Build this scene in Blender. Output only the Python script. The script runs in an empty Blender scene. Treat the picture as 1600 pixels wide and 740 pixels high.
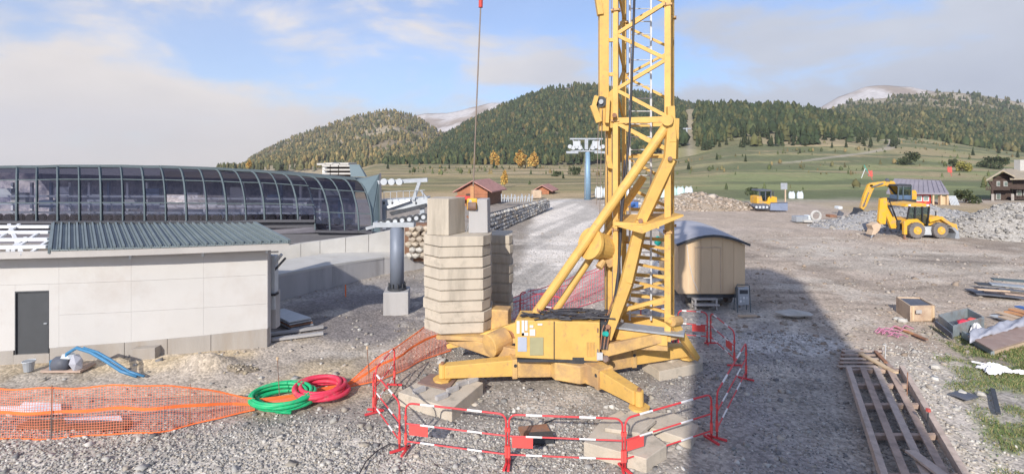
import bpy, math, random
import numpy as np
from mathutils import Vector, Matrix
S = bpy.context.scene
COL = S.collection
random.seed(7); rng = np.random.default_rng(7)

# ------------------------------------------------------------------ camera
CAM_Z, F, CU, HV = 6.5, 800.0, 800.0, 245.0
cam_d = bpy.data.cameras.new('camera'); cam = bpy.data.objects.new('camera', cam_d); COL.objects.link(cam)
cam.location = (0, 0, CAM_Z); cam.rotation_euler = (math.radians(90), 0, 0)
cam_d.sensor_width = 36; cam_d.lens = 18.0; cam_d.shift_y = -(370 - HV) / 1600.0
cam_d.clip_start = 0.1; cam_d.clip_end = 12000
S.camera = cam
S.render.resolution_x, S.render.resolution_y = 1024, 473
# ------------------------------------------------------------------ light
SUN_EL = math.radians(29)
SH = Vector((0.35, 0.937, 0)).normalized()            # where shadows fall
sd = Vector((SH.x * math.cos(SUN_EL), SH.y * math.cos(SUN_EL), -math.sin(SUN_EL)))
sun_d = bpy.data.lights.new('sun', 'SUN'); sun = bpy.data.objects.new('sun', sun_d); COL.objects.link(sun)
sun_d.energy = 3.3; sun_d.angle = math.radians(0.9); sun_d.color = (1.0, 0.93, 0.83)
sun.rotation_euler = sd.to_track_quat('-Z', 'Y').to_euler(); sun.location = (-20, -40, 50)
W = bpy.data.worlds.new('World'); S.world = W; W.use_nodes = True
S.view_settings.view_transform = 'Standard'; S.view_settings.look = 'None'
S.view_settings.exposure = 0.76; S.view_settings.gamma = 1.0
def world():
    nt = W.node_tree; N = nt.nodes; L = nt.links; N.clear()
    out = N.new('ShaderNodeOutputWorld')
    sky = N.new('ShaderNodeTexSky'); sky.sky_type = 'NISHITA'; sky.sun_disc = False
    sky.sun_elevation = SUN_EL; sky.sun_rotation = math.atan2(-SH.x, -SH.y) % (2 * math.pi)
    sky.altitude = 1500; sky.air_density = 1.0; sky.dust_density = 1.0; sky.ozone_density = 6.0
    b1 = N.new('ShaderNodeBackground'); b1.inputs[1].default_value = 0.12
    b2 = N.new('ShaderNodeBackground'); b2.inputs[1].default_value = 0.74
    L.new(sky.outputs[0], b1.inputs[0])
    tc = N.new('ShaderNodeTexCoord'); sp = N.new('ShaderNodeSeparateXYZ'); L.new(tc.outputs['Generated'], sp.inputs[0])
    def M(op, a, b=None, clamp=False):
        n = N.new('ShaderNodeMath'); n.operation = op; n.use_clamp = clamp
        for i, q in enumerate((a, b)):
            if q is None: continue
            if isinstance(q, (int, float)): n.inputs[i].default_value = q
            else: L.new(q, n.inputs[i])
        return n.outputs[0]
    mp = N.new('ShaderNodeMapping'); mp.inputs['Scale'].default_value = (1.0, 1.0, 2.6); L.new(tc.outputs['Generated'], mp.inputs[0])
    n1 = N.new('ShaderNodeTexNoise'); n1.inputs['Scale'].default_value = 3.4; n1.inputs['Detail'].default_value = 9; n1.inputs['Roughness'].default_value = 0.55
    n1.inputs['Distortion'].default_value = 0.25
    L.new(mp.outputs[0], n1.inputs[0])
    # cloud bank thicker low down and toward the left (west), thin veil toward the right
    el = sp.outputs[2]; x = sp.outputs[0]
    low = M('MULTIPLY', M('SUBTRACT', 0.17, el), 1.7)
    left = M('MULTIPLY', M('MAXIMUM', M('SUBTRACT', -0.10, x), 0.0), 0.30)
    right = M('MULTIPLY', M('MAXIMUM', M('SUBTRACT', x, 0.0), 0.0), 0.42)
    cov = M('ADD', M('ADD', M('MULTIPLY', M('SUBTRACT', n1.outputs[0], 0.52), 2.1), low), M('ADD', left, right))
    r = N.new('ShaderNodeMapRange'); r.interpolation_type = 'SMOOTHSTEP'
    r.inputs[1].default_value = -0.12; r.inputs[2].default_value = 0.30; r.inputs[3].default_value = 0.26; r.inputs[4].default_value = 0.95
    L.new(cov, r.inputs[0])
    n2 = N.new('ShaderNodeTexNoise'); n2.inputs['Scale'].default_value = 5.0; n2.inputs['Detail'].default_value = 6; L.new(mp.outputs[0], n2.inputs[0])
    side = N.new('ShaderNodeMapRange'); side.inputs[1].default_value = -0.25; side.inputs[2].default_value = 0.25; L.new(x, side.inputs[0])
    c1 = N.new('ShaderNodeMix'); c1.data_type = 'RGBA'; L.new(side.outputs[0], c1.inputs[0])
    c1.inputs[6].default_value = (0.96, 0.87, 0.77, 1); c1.inputs[7].default_value = (0.63, 0.655, 0.71, 1)
    cr = N.new('ShaderNodeMix'); cr.data_type = 'RGBA'; cr.blend_type = 'MULTIPLY'; L.new(M('MULTIPLY', n2.outputs[0], 1.0), cr.inputs[0])
    L.new(c1.outputs[2], cr.inputs[6]); cr.inputs[7].default_value = (0.68, 0.69, 0.74, 1)
    L.new(cr.outputs[2], b2.inputs[0])
    mx = N.new('ShaderNodeMixShader'); L.new(r.outputs[0], mx.inputs[0]); L.new(b1.outputs[0], mx.inputs[1]); L.new(b2.outputs[0], mx.inputs[2])
    L.new(mx.outputs[0], out.inputs[0])
world()

# ------------------------------------------------------------------ helpers
def P(u, v, Y): return Vector(((u - CU) / F * Y, Y, CAM_Z - (v - HV) / F * Y))
def G(u, v, z=0.0):
    Y = (CAM_Z - z) * F / (v - HV); return Vector(((u - CU) / F * Y, Y, z))
def V(*a): return Vector(a)
def lerp(a, b, t): return a + (b - a) * t
def tag(o, label=None, cat=None, group=None, kind=None):
    for k, q in (('label', label), ('category', cat), ('group', group), ('kind', kind)):
        if q: o[k] = q
    return o
def thing(name, label, cat, loc=(0, 0, 0), group=None):
    o = bpy.data.objects.new(name, None); COL.objects.link(o); o.location = loc; o.empty_display_size = 0.3
    return tag(o, label, cat, group)
def wloc(p):
    l = Vector((0, 0, 0))
    while p is not None: l = l + Vector(p.location); p = p.parent
    return l
class MB:
    def __init__(s): s.v = []; s.f = []
    def add(s, vs, fs):
        n = len(s.v); s.v += [tuple(q) for q in vs]; s.f += [tuple(i + n for i in f) for f in fs]; return s
    def box(s, c, size, rz=0.0, M=None):
        hx, hy, hz = size[0] / 2, size[1] / 2, size[2] / 2
        R = M if M is not None else Matrix.Rotation(rz, 3, 'Z')
        c = Vector(c)
        vs = [c + R @ Vector((a * hx, b * hy, d * hz)) for a in (-1, 1) for b in (-1, 1) for d in (-1, 1)]
        return s.add(vs, [(0, 1, 3, 2), (4, 6, 7, 5), (0, 4, 5, 1), (2, 3, 7, 6), (0, 2, 6, 4), (1, 5, 7, 3)])
    def hexa(s, b4, t4):
        return s.add(list(b4) + list(t4), [(3, 2, 1, 0), (4, 5, 6, 7), (0, 1, 5, 4), (1, 2, 6, 5), (2, 3, 7, 6), (3, 0, 4, 7)])
    def beam(s, p0, p1, w, h=None, up=(0, 0, 1), w1=None, h1=None):
        h = h or w; w1 = w1 or w; h1 = h1 or h
        p0 = Vector(p0); p1 = Vector(p1); d = (p1 - p0).normalized(); up = Vector(up)
        if abs(d.dot(up)) > 0.98: up = Vector((0, 1, 0))
        x = d.cross(up).normalized(); y = x.cross(d).normalized()
        def ring(p, a, b): return [p + x * (i * a / 2) + y * (j * b / 2) for i, j in ((-1, -1), (1, -1), (1, 1), (-1, 1))]
        return s.hexa(ring(p0, w, h), ring(p1, w1, h1))
    def tube(s, pts, r, n=8, caps=True, r1=None):
        pts = [Vector(p) for p in pts]; m = len(pts); r1 = r if r1 is None else r1
        prev = None; rings = []
        for i, p in enumerate(pts):
            d = (pts[min(i + 1, m - 1)] - pts[max(i - 1, 0)])
            d = d.normalized() if d.length > 1e-9 else Vector((0, 0, 1))
            if prev is None:
                a = Vector((0, 0, 1)) if abs(d.z) < 0.9 else Vector((0, 1, 0)); x = d.cross(a).normalized()
            else:
                x = (prev - d * prev.dot(d)); x = x.normalized() if x.length > 1e-6 else d.orthogonal().normalized()
            prev = x; y = d.cross(x); rr = r + (r1 - r) * i / max(1, m - 1)
            rings.append([p + (x * math.cos(2 * math.pi * k / n) + y * math.sin(2 * math.pi * k / n)) * rr for k in range(n)])
        b = len(s.v)
        for rg in rings: s.v += [tuple(q) for q in rg]
        for i in range(m - 1):
            for k in range(n):
                k2 = (k + 1) % n; s.f.append((b + i * n + k, b + i * n + k2, b + (i + 1) * n + k2, b + (i + 1) * n + k))
        if caps:
            s.f.append(tuple(b + k for k in reversed(range(n)))); s.f.append(tuple(b + (m - 1) * n + k for k in range(n)))
        return s
    def prism(s, poly, z0, z1):
        n = len(poly); b = [(p[0], p[1], z0) for p in poly]; t = [(p[0], p[1], z1) for p in poly]
        return s.add(b + t, [tuple(reversed(range(n))), tuple(range(n, 2 * n))] + [(i, (i + 1) % n, n + (i + 1) % n, n + i) for i in range(n)])
    def extrude(s, poly, d):
        n = len(poly); d = Vector(d); b = [Vector(p) for p in poly]; t = [p + d for p in b]
        return s.add(b + t, [tuple(reversed(range(n))), tuple(range(n, 2 * n))] + [(i, (i + 1) % n, n + (i + 1) % n, n + i) for i in range(n)])
    def quad(s, *p): return s.add(p, [tuple(range(len(p)))])
    def build(s, name, m, parent=None, smooth=False, bevel=0.0):
        me = bpy.data.meshes.new(name); me.from_pydata(s.v, [], s.f)
        if m: me.materials.append(m)
        if smooth: me.shade_smooth()
        o = bpy.data.objects.new(name, me); COL.objects.link(o)
        if parent is not None: o.parent = parent; o.location = -wloc(parent)
        if bevel > 0:
            b = o.modifiers.new('bevel', 'BEVEL'); b.width = bevel; b.segments = 2; b.limit_method = 'ANGLE'
        return o
def kids(o): return [c for c in list(bpy.data.objects) if c.parent == o]
KID = {}
def copy_tree(o, parent=None, ch=None):
    c = o.copy(); COL.objects.link(c)
    if parent is not None: c.parent = parent
    for k in ch(o): copy_tree(k, c, ch)
    return c
def dup(root, loc=None, rz=None, sc=None, label=None):
    allk = {}
    def ch(o): return list(o.children)
    c = root.copy(); COL.objects.link(c)
    for k in root.children: copy_tree(k, c, ch)
    if loc is not None: c.location = loc
    if rz is not None: c.rotation_euler = (0, 0, rz)
    if sc is not None: c.scale = (sc, sc, sc) if isinstance(sc, (int, float)) else sc
    if label: c['label'] = label
    return c

# ------------------------------------------------------------------ numpy noise
_perm = rng.random((256, 256))
def vnoise(x, y):
    xi = np.floor(x).astype(int); yi = np.floor(y).astype(int); fx = x - xi; fy = y - yi
    fx = fx * fx * (3 - 2 * fx); fy = fy * fy * (3 - 2 * fy)
    a = _perm[xi % 256, yi % 256]; b = _perm[(xi + 1) % 256, yi % 256]; c = _perm[xi % 256, (yi + 1) % 256]; d = _perm[(xi + 1) % 256, (yi + 1) % 256]
    return (a * (1 - fx) + b * fx) * (1 - fy) + (c * (1 - fx) + d * fx) * fy
def fbm(x, y, o=4):
    s = 0; a = 0.5; t = 0
    for i in range(o): s = s + a * vnoise(x * 2 ** i + 17.3 * i, y * 2 ** i + 5.1 * i); t += a; a *= 0.5
    return s / t
def sstep(a, b, x): t = np.clip((x - a) / (b - a), 0, 1); return t * t * (3 - 2 * t)

# ------------------------------------------------------------------ materials
def mat(name, c, rough=0.7, metal=0.0, var=0.15, vs=3.0, c2=None, c2amt=0.5, c2s=1.2, bump=0.0, bs=40.0, spec=0.5, streak=False):
    m = bpy.data.materials.new(name); m.use_nodes = True; nt = m.node_tree; N = nt.nodes; L = nt.links
    bs_ = N['Principled BSDF']; bs_.inputs['Roughness'].default_value = rough; bs_.inputs['Metallic'].default_value = metal
    bs_.inputs['Specular IOR Level'].default_value = spec
    tc = N.new('ShaderNodeTexCoord')
    n1 = N.new('ShaderNodeTexNoise'); n1.inputs['Scale'].default_value = vs; n1.inputs['Detail'].default_value = 6; n1.inputs['Roughness'].default_value = 0.6
    src = tc.outputs['Object']
    if streak:
        mp = N.new('ShaderNodeMapping'); mp.inputs['Scale'].default_value = (1, 1, 0.15); L.new(src, mp.inputs[0]); src2 = mp.outputs[0]
    else: src2 = src
    L.new(src2, n1.inputs[0])
    r = N.new('ShaderNodeMapRange'); r.inputs[1].default_value = 0.25; r.inputs[2].default_value = 0.75
    r.inputs[3].default_value = 1 - var; r.inputs[4].default_value = 1 + var; L.new(n1.outputs[0], r.inputs[0])
    mul = N.new('ShaderNodeVectorMath'); mul.operation = 'SCALE'; L.new(r.outputs[0], mul.inputs['Scale'])
    if c2:
        n2 = N.new('ShaderNodeTexNoise'); n2.inputs['Scale'].default_value = c2s; n2.inputs['Detail'].default_value = 8; n2.inputs['Roughness'].default_value = 0.7
        L.new(src2, n2.inputs[0])
        r2 = N.new('ShaderNodeMapRange'); r2.inputs[1].default_value = 0.62 - 0.3 * c2amt; r2.inputs[2].default_value = 0.74 - 0.2 * c2amt; L.new(n2.outputs[0], r2.inputs[0])
        mx = N.new('ShaderNodeMix'); mx.data_type = 'RGBA'; L.new(r2.outputs[0], mx.inputs[0])
        mx.inputs[6].default_value = (*c, 1); mx.inputs[7].default_value = (*c2, 1); L.new(mx.outputs[2], mul.inputs[0])
    else: mul.inputs[0].default_value = c
    L.new(mul.outputs[0], bs_.inputs['Base Color'])
    if bump > 0:
        n3 = N.new('ShaderNodeTexNoise'); n3.inputs['Scale'].default_value = bs; n3.inputs['Detail'].default_value = 5; L.new(src, n3.inputs[0])
        b = N.new('ShaderNodeBump'); b.inputs['Strength'].default_value = bump; b.inputs['Distance'].default_value = 0.02; L.new(n3.outputs[0], b.inputs['Height'])
        L.new(b.outputs[0], bs_.inputs['Normal'])
    return m
def attr_mat(name, rough=0.9, scale=30.0, amt=0.25, bump=0.5, bscale=25.0, dist=0.03, stones=0.0):
    m = bpy.data.materials.new(name); m.use_nodes = True; nt = m.node_tree; N = nt.nodes; L = nt.links
    b = N['Principled BSDF']; b.inputs['Roughness'].default_value = rough; b.inputs['Specular IOR Level'].default_value = 0.25
    a = N.new('ShaderNodeAttribute'); a.attribute_name = 'col'
    geo = N.new('ShaderNodeNewGeometry')
    n = N.new('ShaderNodeTexNoise'); n.inputs['Scale'].default_value = scale; n.inputs['Detail'].default_value = 8; n.inputs['Roughness'].default_value = 0.7
    L.new(geo.outputs['Position'], n.inputs[0])
    r = N.new('ShaderNodeMapRange'); r.inputs[1].default_value = 0.3; r.inputs[2].default_value = 0.7; r.inputs[3].default_value = 1 - amt; r.inputs[4].default_value = 1 + amt
    L.new(n.outputs[0], r.inputs[0])
    s = N.new('ShaderNodeVectorMath'); s.operation = 'SCALE'; L.new(a.outputs['Color'], s.inputs[0]); L.new(r.outputs[0], s.inputs['Scale'])
    out = s.outputs[0]; hgt = n.outputs[0]
    if stones > 0:
        vo = N.new('ShaderNodeTexVoronoi'); vo.inputs['Scale'].default_value = stones; L.new(geo.outputs['Position'], vo.inputs['Vector'])
        sp = N.new('ShaderNodeSeparateColor'); L.new(vo.outputs['Color'], sp.inputs[0])
        r2 = N.new('ShaderNodeMapRange'); r2.inputs[3].default_value = 0.72; r2.inputs[4].default_value = 1.30; L.new(sp.outputs[0], r2.inputs[0])
        s2 = N.new('ShaderNodeVectorMath'); s2.operation = 'SCALE'; L.new(out, s2.inputs[0]); L.new(r2.outputs[0], s2.inputs['Scale']); out = s2.outputs[0]
        ad = N.new('ShaderNodeMath'); ad.operation = 'SUBTRACT'; L.new(n.outputs[0], ad.inputs[0])
        mm = N.new('ShaderNodeMath'); mm.operation = 'MULTIPLY'; mm.inputs[1].default_value = 1.2; L.new(vo.outputs['Distance'], mm.inputs[0]); L.new(mm.outputs[0], ad.inputs[1]); hgt = ad.outputs[0]
    L.new(out, b.inputs['Base Color'])
    if bump > 0:
        bu = N.new('ShaderNodeBump'); bu.inputs['Strength'].default_value = bump; bu.inputs['Distance'].default_value = dist; L.new(hgt, bu.inputs['Height']); L.new(bu.outputs[0], b.inputs['Normal'])
    return m
def glass_mat(name, tint=(0.35, 0.4, 0.46), fac=0.45, gl=(0.5, 0.55, 0.62), rough=0.08):
    m = bpy.data.materials.new(name); m.use_nodes = True; nt = m.node_tree; N = nt.nodes; L = nt.links; N.clear()
    o = N.new('ShaderNodeOutputMaterial'); t = N.new('ShaderNodeBsdfTransparent'); t.inputs[0].default_value = (*tint, 1)
    g = N.new('ShaderNodeBsdfGlossy'); g.inputs[0].default_value = (*gl, 1); g.inputs['Roughness'].default_value = rough
    tc = N.new('ShaderNodeTexCoord'); n = N.new('ShaderNodeTexNoise'); n.inputs['Scale'].default_value = 1.5; n.inputs['Detail'].default_value = 4; L.new(tc.outputs['Object'], n.inputs[0])
    bu = N.new('ShaderNodeBump'); bu.inputs['Strength'].default_value = 0.15; bu.inputs['Distance'].default_value = 0.05; L.new(n.outputs[0], bu.inputs['Height']); L.new(bu.outputs[0], g.inputs['Normal'])
    x = N.new('ShaderNodeMixShader'); x.inputs[0].default_value = fac; L.new(t.outputs[0], x.inputs[1]); L.new(g.outputs[0], x.inputs[2]); L.new(x.outputs[0], o.inputs[0])
    return m
YEL = (0.67, 0.415, 0.115)
M = dict(
    yellow=mat('crane_yellow', YEL, 0.6, var=0.13, vs=2.0, c2=(0.48, 0.30, 0.13), c2amt=0.26, c2s=6.5, bump=0.12, bs=30),
    yellow_dirty=mat('crane_yellow_dirty', (0.66, 0.42, 0.15), 0.65, var=0.14, vs=2.2, c2=(0.42, 0.27, 0.14), c2amt=0.75, c2s=1.6, bump=0.15, bs=25),
    yellow_new=mat('machine_yellow', (0.78, 0.42, 0.03), 0.5, var=0.12, vs=1.5, c2=(0.42, 0.29, 0.15), c2amt=0.45, c2s=1.5),
    black=mat('black_rubber', (0.02, 0.02, 0.025), 0.6, var=0.3), tyre=mat('dusty_tyre', (0.17, 0.155, 0.15), 0.9, var=0.25, bump=0.5, bs=12),
    dark_steel=mat('dark_steel', (0.07, 0.075, 0.085), 0.55, 0.4, var=0.25, vs=5),
    cable=mat('steel_cable', (0.24, 0.19, 0.16), 0.6, 0.4), galv=mat('galvanised_steel', (0.42, 0.45, 0.49), 0.5, 0.4, var=0.18, vs=3),
    rust=mat('rusty_steel', (0.30, 0.15, 0.09), 0.85, 0.1, var=0.3, vs=4, c2=(0.20, 0.17, 0.16), c2amt=0.5), plate=mat('rusty_plate', (0.24, 0.16, 0.14), 0.8, 0.1, var=0.25, vs=3, c2=(0.33, 0.2, 0.12), c2amt=0.4),
    conc=mat('concrete', (0.50, 0.445, 0.37), 0.92, var=0.10, vs=1.6, c2=(0.36, 0.32, 0.265), c2amt=0.55, c2s=1.8, bump=0.4, bs=22, streak=True),
    conc_b=mat('concrete_warm', (0.52, 0.46, 0.38), 0.92, var=0.12, vs=2.3, c2=(0.38, 0.34, 0.28), c2amt=0.35, c2s=2.8, bump=0.3, bs=30),
    conc_grey=mat('concrete_grey', (0.42, 0.41, 0.41), 0.92, var=0.12, vs=1.3, c2=(0.33, 0.32, 0.32), c2amt=0.4, c2s=0.9, bump=0.25, bs=25, streak=True),
    conc_pale=mat('concrete_pale', (0.50, 0.49, 0.47), 0.9, var=0.10, vs=1.3, c2=(0.48, 0.46, 0.42), c2amt=0.3, c2s=0.9, bump=0.25, bs=25),
    plinth=mat('plinth_concrete', (0.36, 0.335, 0.31), 0.92, var=0.15, vs=1.4, c2=(0.33, 0.29, 0.25), c2amt=0.5, c2s=0.8, bump=0.3, bs=25, streak=True),
    wallpanel=mat('white_wall_panel', (0.52, 0.51, 0.50), 0.8, var=0.05, vs=0.6, c2=(0.47, 0.445, 0.425), c2amt=0.35, c2s=0.35, bump=0.05, bs=10),
    trim=mat('pale_trim', (0.42, 0.40, 0.385), 0.6, var=0.12, vs=1.0), white=mat('white_painted_steel', (0.74, 0.75, 0.77), 0.5, var=0.08),
    roofblue=mat('blue_grey_roof_sheet', (0.175, 0.215, 0.23), 0.5, 0.1, var=0.10, vs=1.4, c2=(0.21, 0.25, 0.26), c2amt=0.4, c2s=0.8),
    anth=mat('anthracite_door', (0.055, 0.06, 0.068), 0.6, var=0.1), rib=mat('station_rib', (0.105, 0.135, 0.15), 0.75, 0.0, var=0.1, spec=.2),
    fascia=mat('station_fascia', (0.085, 0.085, 0.10), 0.6, 0.0, var=0.1), soffit=mat('station_soffit', (0.12, 0.115, 0.14), 0.7, var=0.1), teal=mat('station_end_panel', (0.15, 0.20, 0.22), 0.5, 0.1, var=0.1, vs=0.8),
    glass=glass_mat('station_glass', (0.58, 0.59, 0.66), 0.26, (0.30, 0.28, 0.31), 0.12), glass_top=glass_mat('station_tinted_glass', (0.20, 0.20, 0.25), 0.40, (0.22, 0.21, 0.26), 0.15),
    cabglass=glass_mat('cab_glass', (0.70, 0.78, 0.76), 0.25, (0.45, 0.5, 0.5)),
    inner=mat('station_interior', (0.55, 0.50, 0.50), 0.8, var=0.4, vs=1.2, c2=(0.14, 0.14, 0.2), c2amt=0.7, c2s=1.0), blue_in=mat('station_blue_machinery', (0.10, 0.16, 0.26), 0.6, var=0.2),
    red=mat('barrier_red', (0.66, 0.055, 0.065), 0.45, var=0.12), band=mat('barrier_white', (0.80, 0.78, 0.78), 0.4, var=0.08), panel_red=mat('barrier_panel', (0.80, 0.10, 0.09), 0.5, var=0.08),
    net=mat('orange_netting', (0.78, 0.23, 0.13), 0.6, var=0.12, vs=1.0), netband=mat('orange_net_band', (0.95, 0.20, 0.05), 0.55, var=0.1), pinknet=mat('red_netting', (0.72, 0.13, 0.17), 0.6, var=0.15),
    green=mat('green_hose', (0.01, 0.46, 0.18), 0.5, var=0.2, vs=4, c2=(.12, .40, .22), c2amt=.35, c2s=5), redhose=mat('red_hose', (0.68, 0.04, 0.09), 0.6, var=0.2, vs=4, c2=(.5, .16, .15), c2amt=.35, c2s=5), bluehose=mat('blue_hose', (0.05, 0.20, 0.38), 0.45, var=0.15),
    ply=mat('plywood', (0.64, 0.48, 0.31), 0.75, var=0.10, vs=1.5, c2=(0.55, 0.40, 0.25), c2amt=0.4, c2s=1.1, bump=0.1, bs=20, streak=True),
    wood=mat('grey_timber', (0.44, 0.33, 0.27), 0.85, var=0.22, vs=4, c2=(0.33, 0.25, 0.21), c2amt=0.5, c2s=3, bump=0.2, bs=30), wood_b=mat('weathered_timber', (0.52, 0.42, 0.36), 0.85, var=0.2, vs=5, c2=(0.38, 0.31, 0.26), c2amt=0.4, c2s=3, bump=0.2, bs=30),
    orange_wood=mat('orange_timber', (0.52, 0.27, 0.13), 0.8, var=0.2, vs=3), tan_board=mat('tan_board', (0.56, 0.43, 0.31), 0.8, var=0.12, vs=2, c2=(0.4, 0.28, 0.2), c2amt=0.3),
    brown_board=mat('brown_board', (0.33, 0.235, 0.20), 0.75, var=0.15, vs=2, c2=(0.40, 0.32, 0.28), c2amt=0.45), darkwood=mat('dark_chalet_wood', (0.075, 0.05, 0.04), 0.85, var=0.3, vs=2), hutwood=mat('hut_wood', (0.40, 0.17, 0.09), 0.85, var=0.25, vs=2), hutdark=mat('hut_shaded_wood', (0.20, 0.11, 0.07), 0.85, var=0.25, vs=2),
    pinkroof=mat('pink_shingle', (0.42, 0.22, 0.19), 0.85, var=0.25, vs=2), greyroof=mat('grey_sheet_roof', (0.27, 0.25, 0.29), 0.7, var=0.15, vs=1), chaletroof=mat('chalet_shingle', (0.36, 0.31, 0.24), 0.85, var=0.2, vs=1.5), redwall=mat('red_shed_wall', (0.55, 0.06, 0.05), 0.7, var=0.15),
    stonew=mat('masonry', (0.36, 0.33, 0.30), 0.9, var=0.25, vs=2), plastic_w=mat('white_plastic', (0.82, 0.82, 0.86), 0.4, var=0.06), bag=mat('white_big_bag', (0.72, 0.78, 0.82), 0.7, var=0.1, vs=2), bagg=mat('greenish_big_bag', (0.55, 0.72, 0.70), 0.7, var=0.1, vs=2),
    tarp=mat('grey_tarp', (0.40, 0.41, 0.47), 0.5, var=0.15, vs=2), greybox=mat('grey_steel_box', (0.27, 0.31, 0.33), 0.6, 0.1, var=0.2, vs=3, c2=(0.22, 0.19, 0.17), c2amt=0.4), slate=mat('dark_sheet', (0.10, 0.11, 0.14), 0.6, var=0.3, vs=2), tower_blue=mat('lift_tower_blue', (0.24, 0.38, 0.52), 0.55, 0.2, var=0.1), pillar=mat('pillar_paint', (0.20, 0.23, 0.29), 0.55, 0.2, var=0.12, vs=1.2),
    pinkstrap=mat('pink_strap', (0.55, 0.22, 0.34), 0.6), bladeblue=mat('dozer_blade', (0.30, 0.36, 0.50), 0.4, 0.4, var=0.12), bluebox=mat('blue_box', (0.05, 0.14, 0.4), 0.5), tealp=mat('teal_plastic', (0.02, 0.45, 0.40), 0.5), redflag=mat('red_flag', (0.65, 0.12, 0.10), 0.6),
    bark=mat('bark', (0.14, 0.10, 0.075), 0.9, var=0.3, vs=3), chrome=mat('chrome_rod', (0.6, 0.6, 0.62), 0.2, 0.9), cable_blk=mat('black_cables', (0.035, 0.035, 0.045), 0.5, var=0.3), sticker=mat('white_sticker', (0.72, 0.72, 0.74), 0.5, var=0.1), hatchg=mat('olive_hatch', (0.36, 0.34, 0.20), 0.6, var=0.1), hatchb=mat('blue_grey_notice', (0.42, 0.46, 0.56), 0.5, var=0.1),
    alu=mat('aluminium_ladder', (0.68, 0.70, 0.73), 0.45, 0.3, var=0.1), lightgrey=mat('light_grey_paint', (0.50, 0.53, 0.56), 0.5, var=0.1), wagonroof=mat('wagon_roof', (0.40, 0.40, 0.44), 0.6, 0.1, var=0.15, vs=1.5),
    ground=attr_mat('ground_soil', 0.95, 9.0, 0.22, 0.45, 25, 0.03, stones=14.0), hill=attr_mat('hill_ground', 0.95, 0.06, 0.25, 0.5, 1, 1.0),
    forest=attr_mat('forest_needles', 0.9, 0.35, 0.30, 0.0), gravel=attr_mat('gravel_stone', 0.85, 30.0, 0.15, 0.0), leaf=attr_mat('leaf_mass', 0.8, 2.0, 0.25, 0.0), grass=attr_mat('grass_blades', 0.8, 3.0, 0.2, 0.0),
)
def np_mesh(name, verts, faces, cols, m, parent=None, nper=3, smooth=False):
    """verts (n,3), faces (k,nper), cols (n,3)"""
    me = bpy.data.meshes.new(name); n = len(verts); k = len(faces)
    me.vertices.add(n); me.vertices.foreach_set('co', np.ascontiguousarray(verts, dtype=np.float32).ravel())
    me.loops.add(k * nper); me.loops.foreach_set('vertex_index', np.ascontiguousarray(faces, dtype=np.int32).ravel())
    me.polygons.add(k); me.polygons.foreach_set('loop_start', np.arange(0, k * nper, nper, dtype=np.int32)); me.polygons.foreach_set('loop_total', np.full(k, nper, dtype=np.int32))
    me.update(calc_edges=True); me.validate()
    a = me.color_attributes.new('col', 'FLOAT_COLOR', 'POINT')
    a.data.foreach_set('color', np.concatenate([cols, np.ones((n, 1))], axis=1).astype(np.float32).ravel())
    me.materials.append(m)
    if smooth: me.shade_smooth()
    o = bpy.data.objects.new(name, me); COL.objects.link(o)
    if parent is not None: o.parent = parent; o.location = -wloc(parent)
    return o

# ------------------------------------------------------------------ terrain
KY = np.array([0, 75, 100, 150, 220, 320, 420, 700, 4000.0])
VL = [None, 314, 299.5, 286, 274, 266, 258]
VR = [None, 314, 301.5, 286, 262, 234, 214]
VQ = [None, 314, 302, 287, 268, 250, 238]
def _z(vs): return [0.0] + [CAM_Z - (v - HV) / F * y for v, y in zip(vs[1:], KY[1:7])]
ZL = np.array(_z(VL) + [8.0, 12.0]); ZR = np.array(_z(VR) + [26.0, 30.0]); ZQ = np.array(_z(VQ) + [14.0, 20.0]); ZQ[1] = 0; ZL[1] = ZR[1] = 0
def ground_z(x, y):
    x = np.asarray(x, float); y = np.asarray(y, float)
    Y = np.maximum(y, 1.0); u = CU + F * x / Y
    w = sstep(930, 1180, u)
    w2 = sstep(1400, 1620, u)
    z = np.interp(Y, KY, ZL) * (1 - w) + (np.interp(Y, KY, ZR) * (1 - w2) + np.interp(Y, KY, ZQ) * w2) * w
    far = sstep(90, 200, Y)
    z = z + far * (fbm(x * 0.02 + 40, y * 0.02 + 9) - 0.5) * 3.0
    wl = sstep(600, 500, u) * sstep(75, 300, Y); z = z * (1 - wl) + (-0.035 * (Y - 75) + CAM_Z * 0) * wl
    return np.where(y > 74, z, 0.0)
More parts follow.
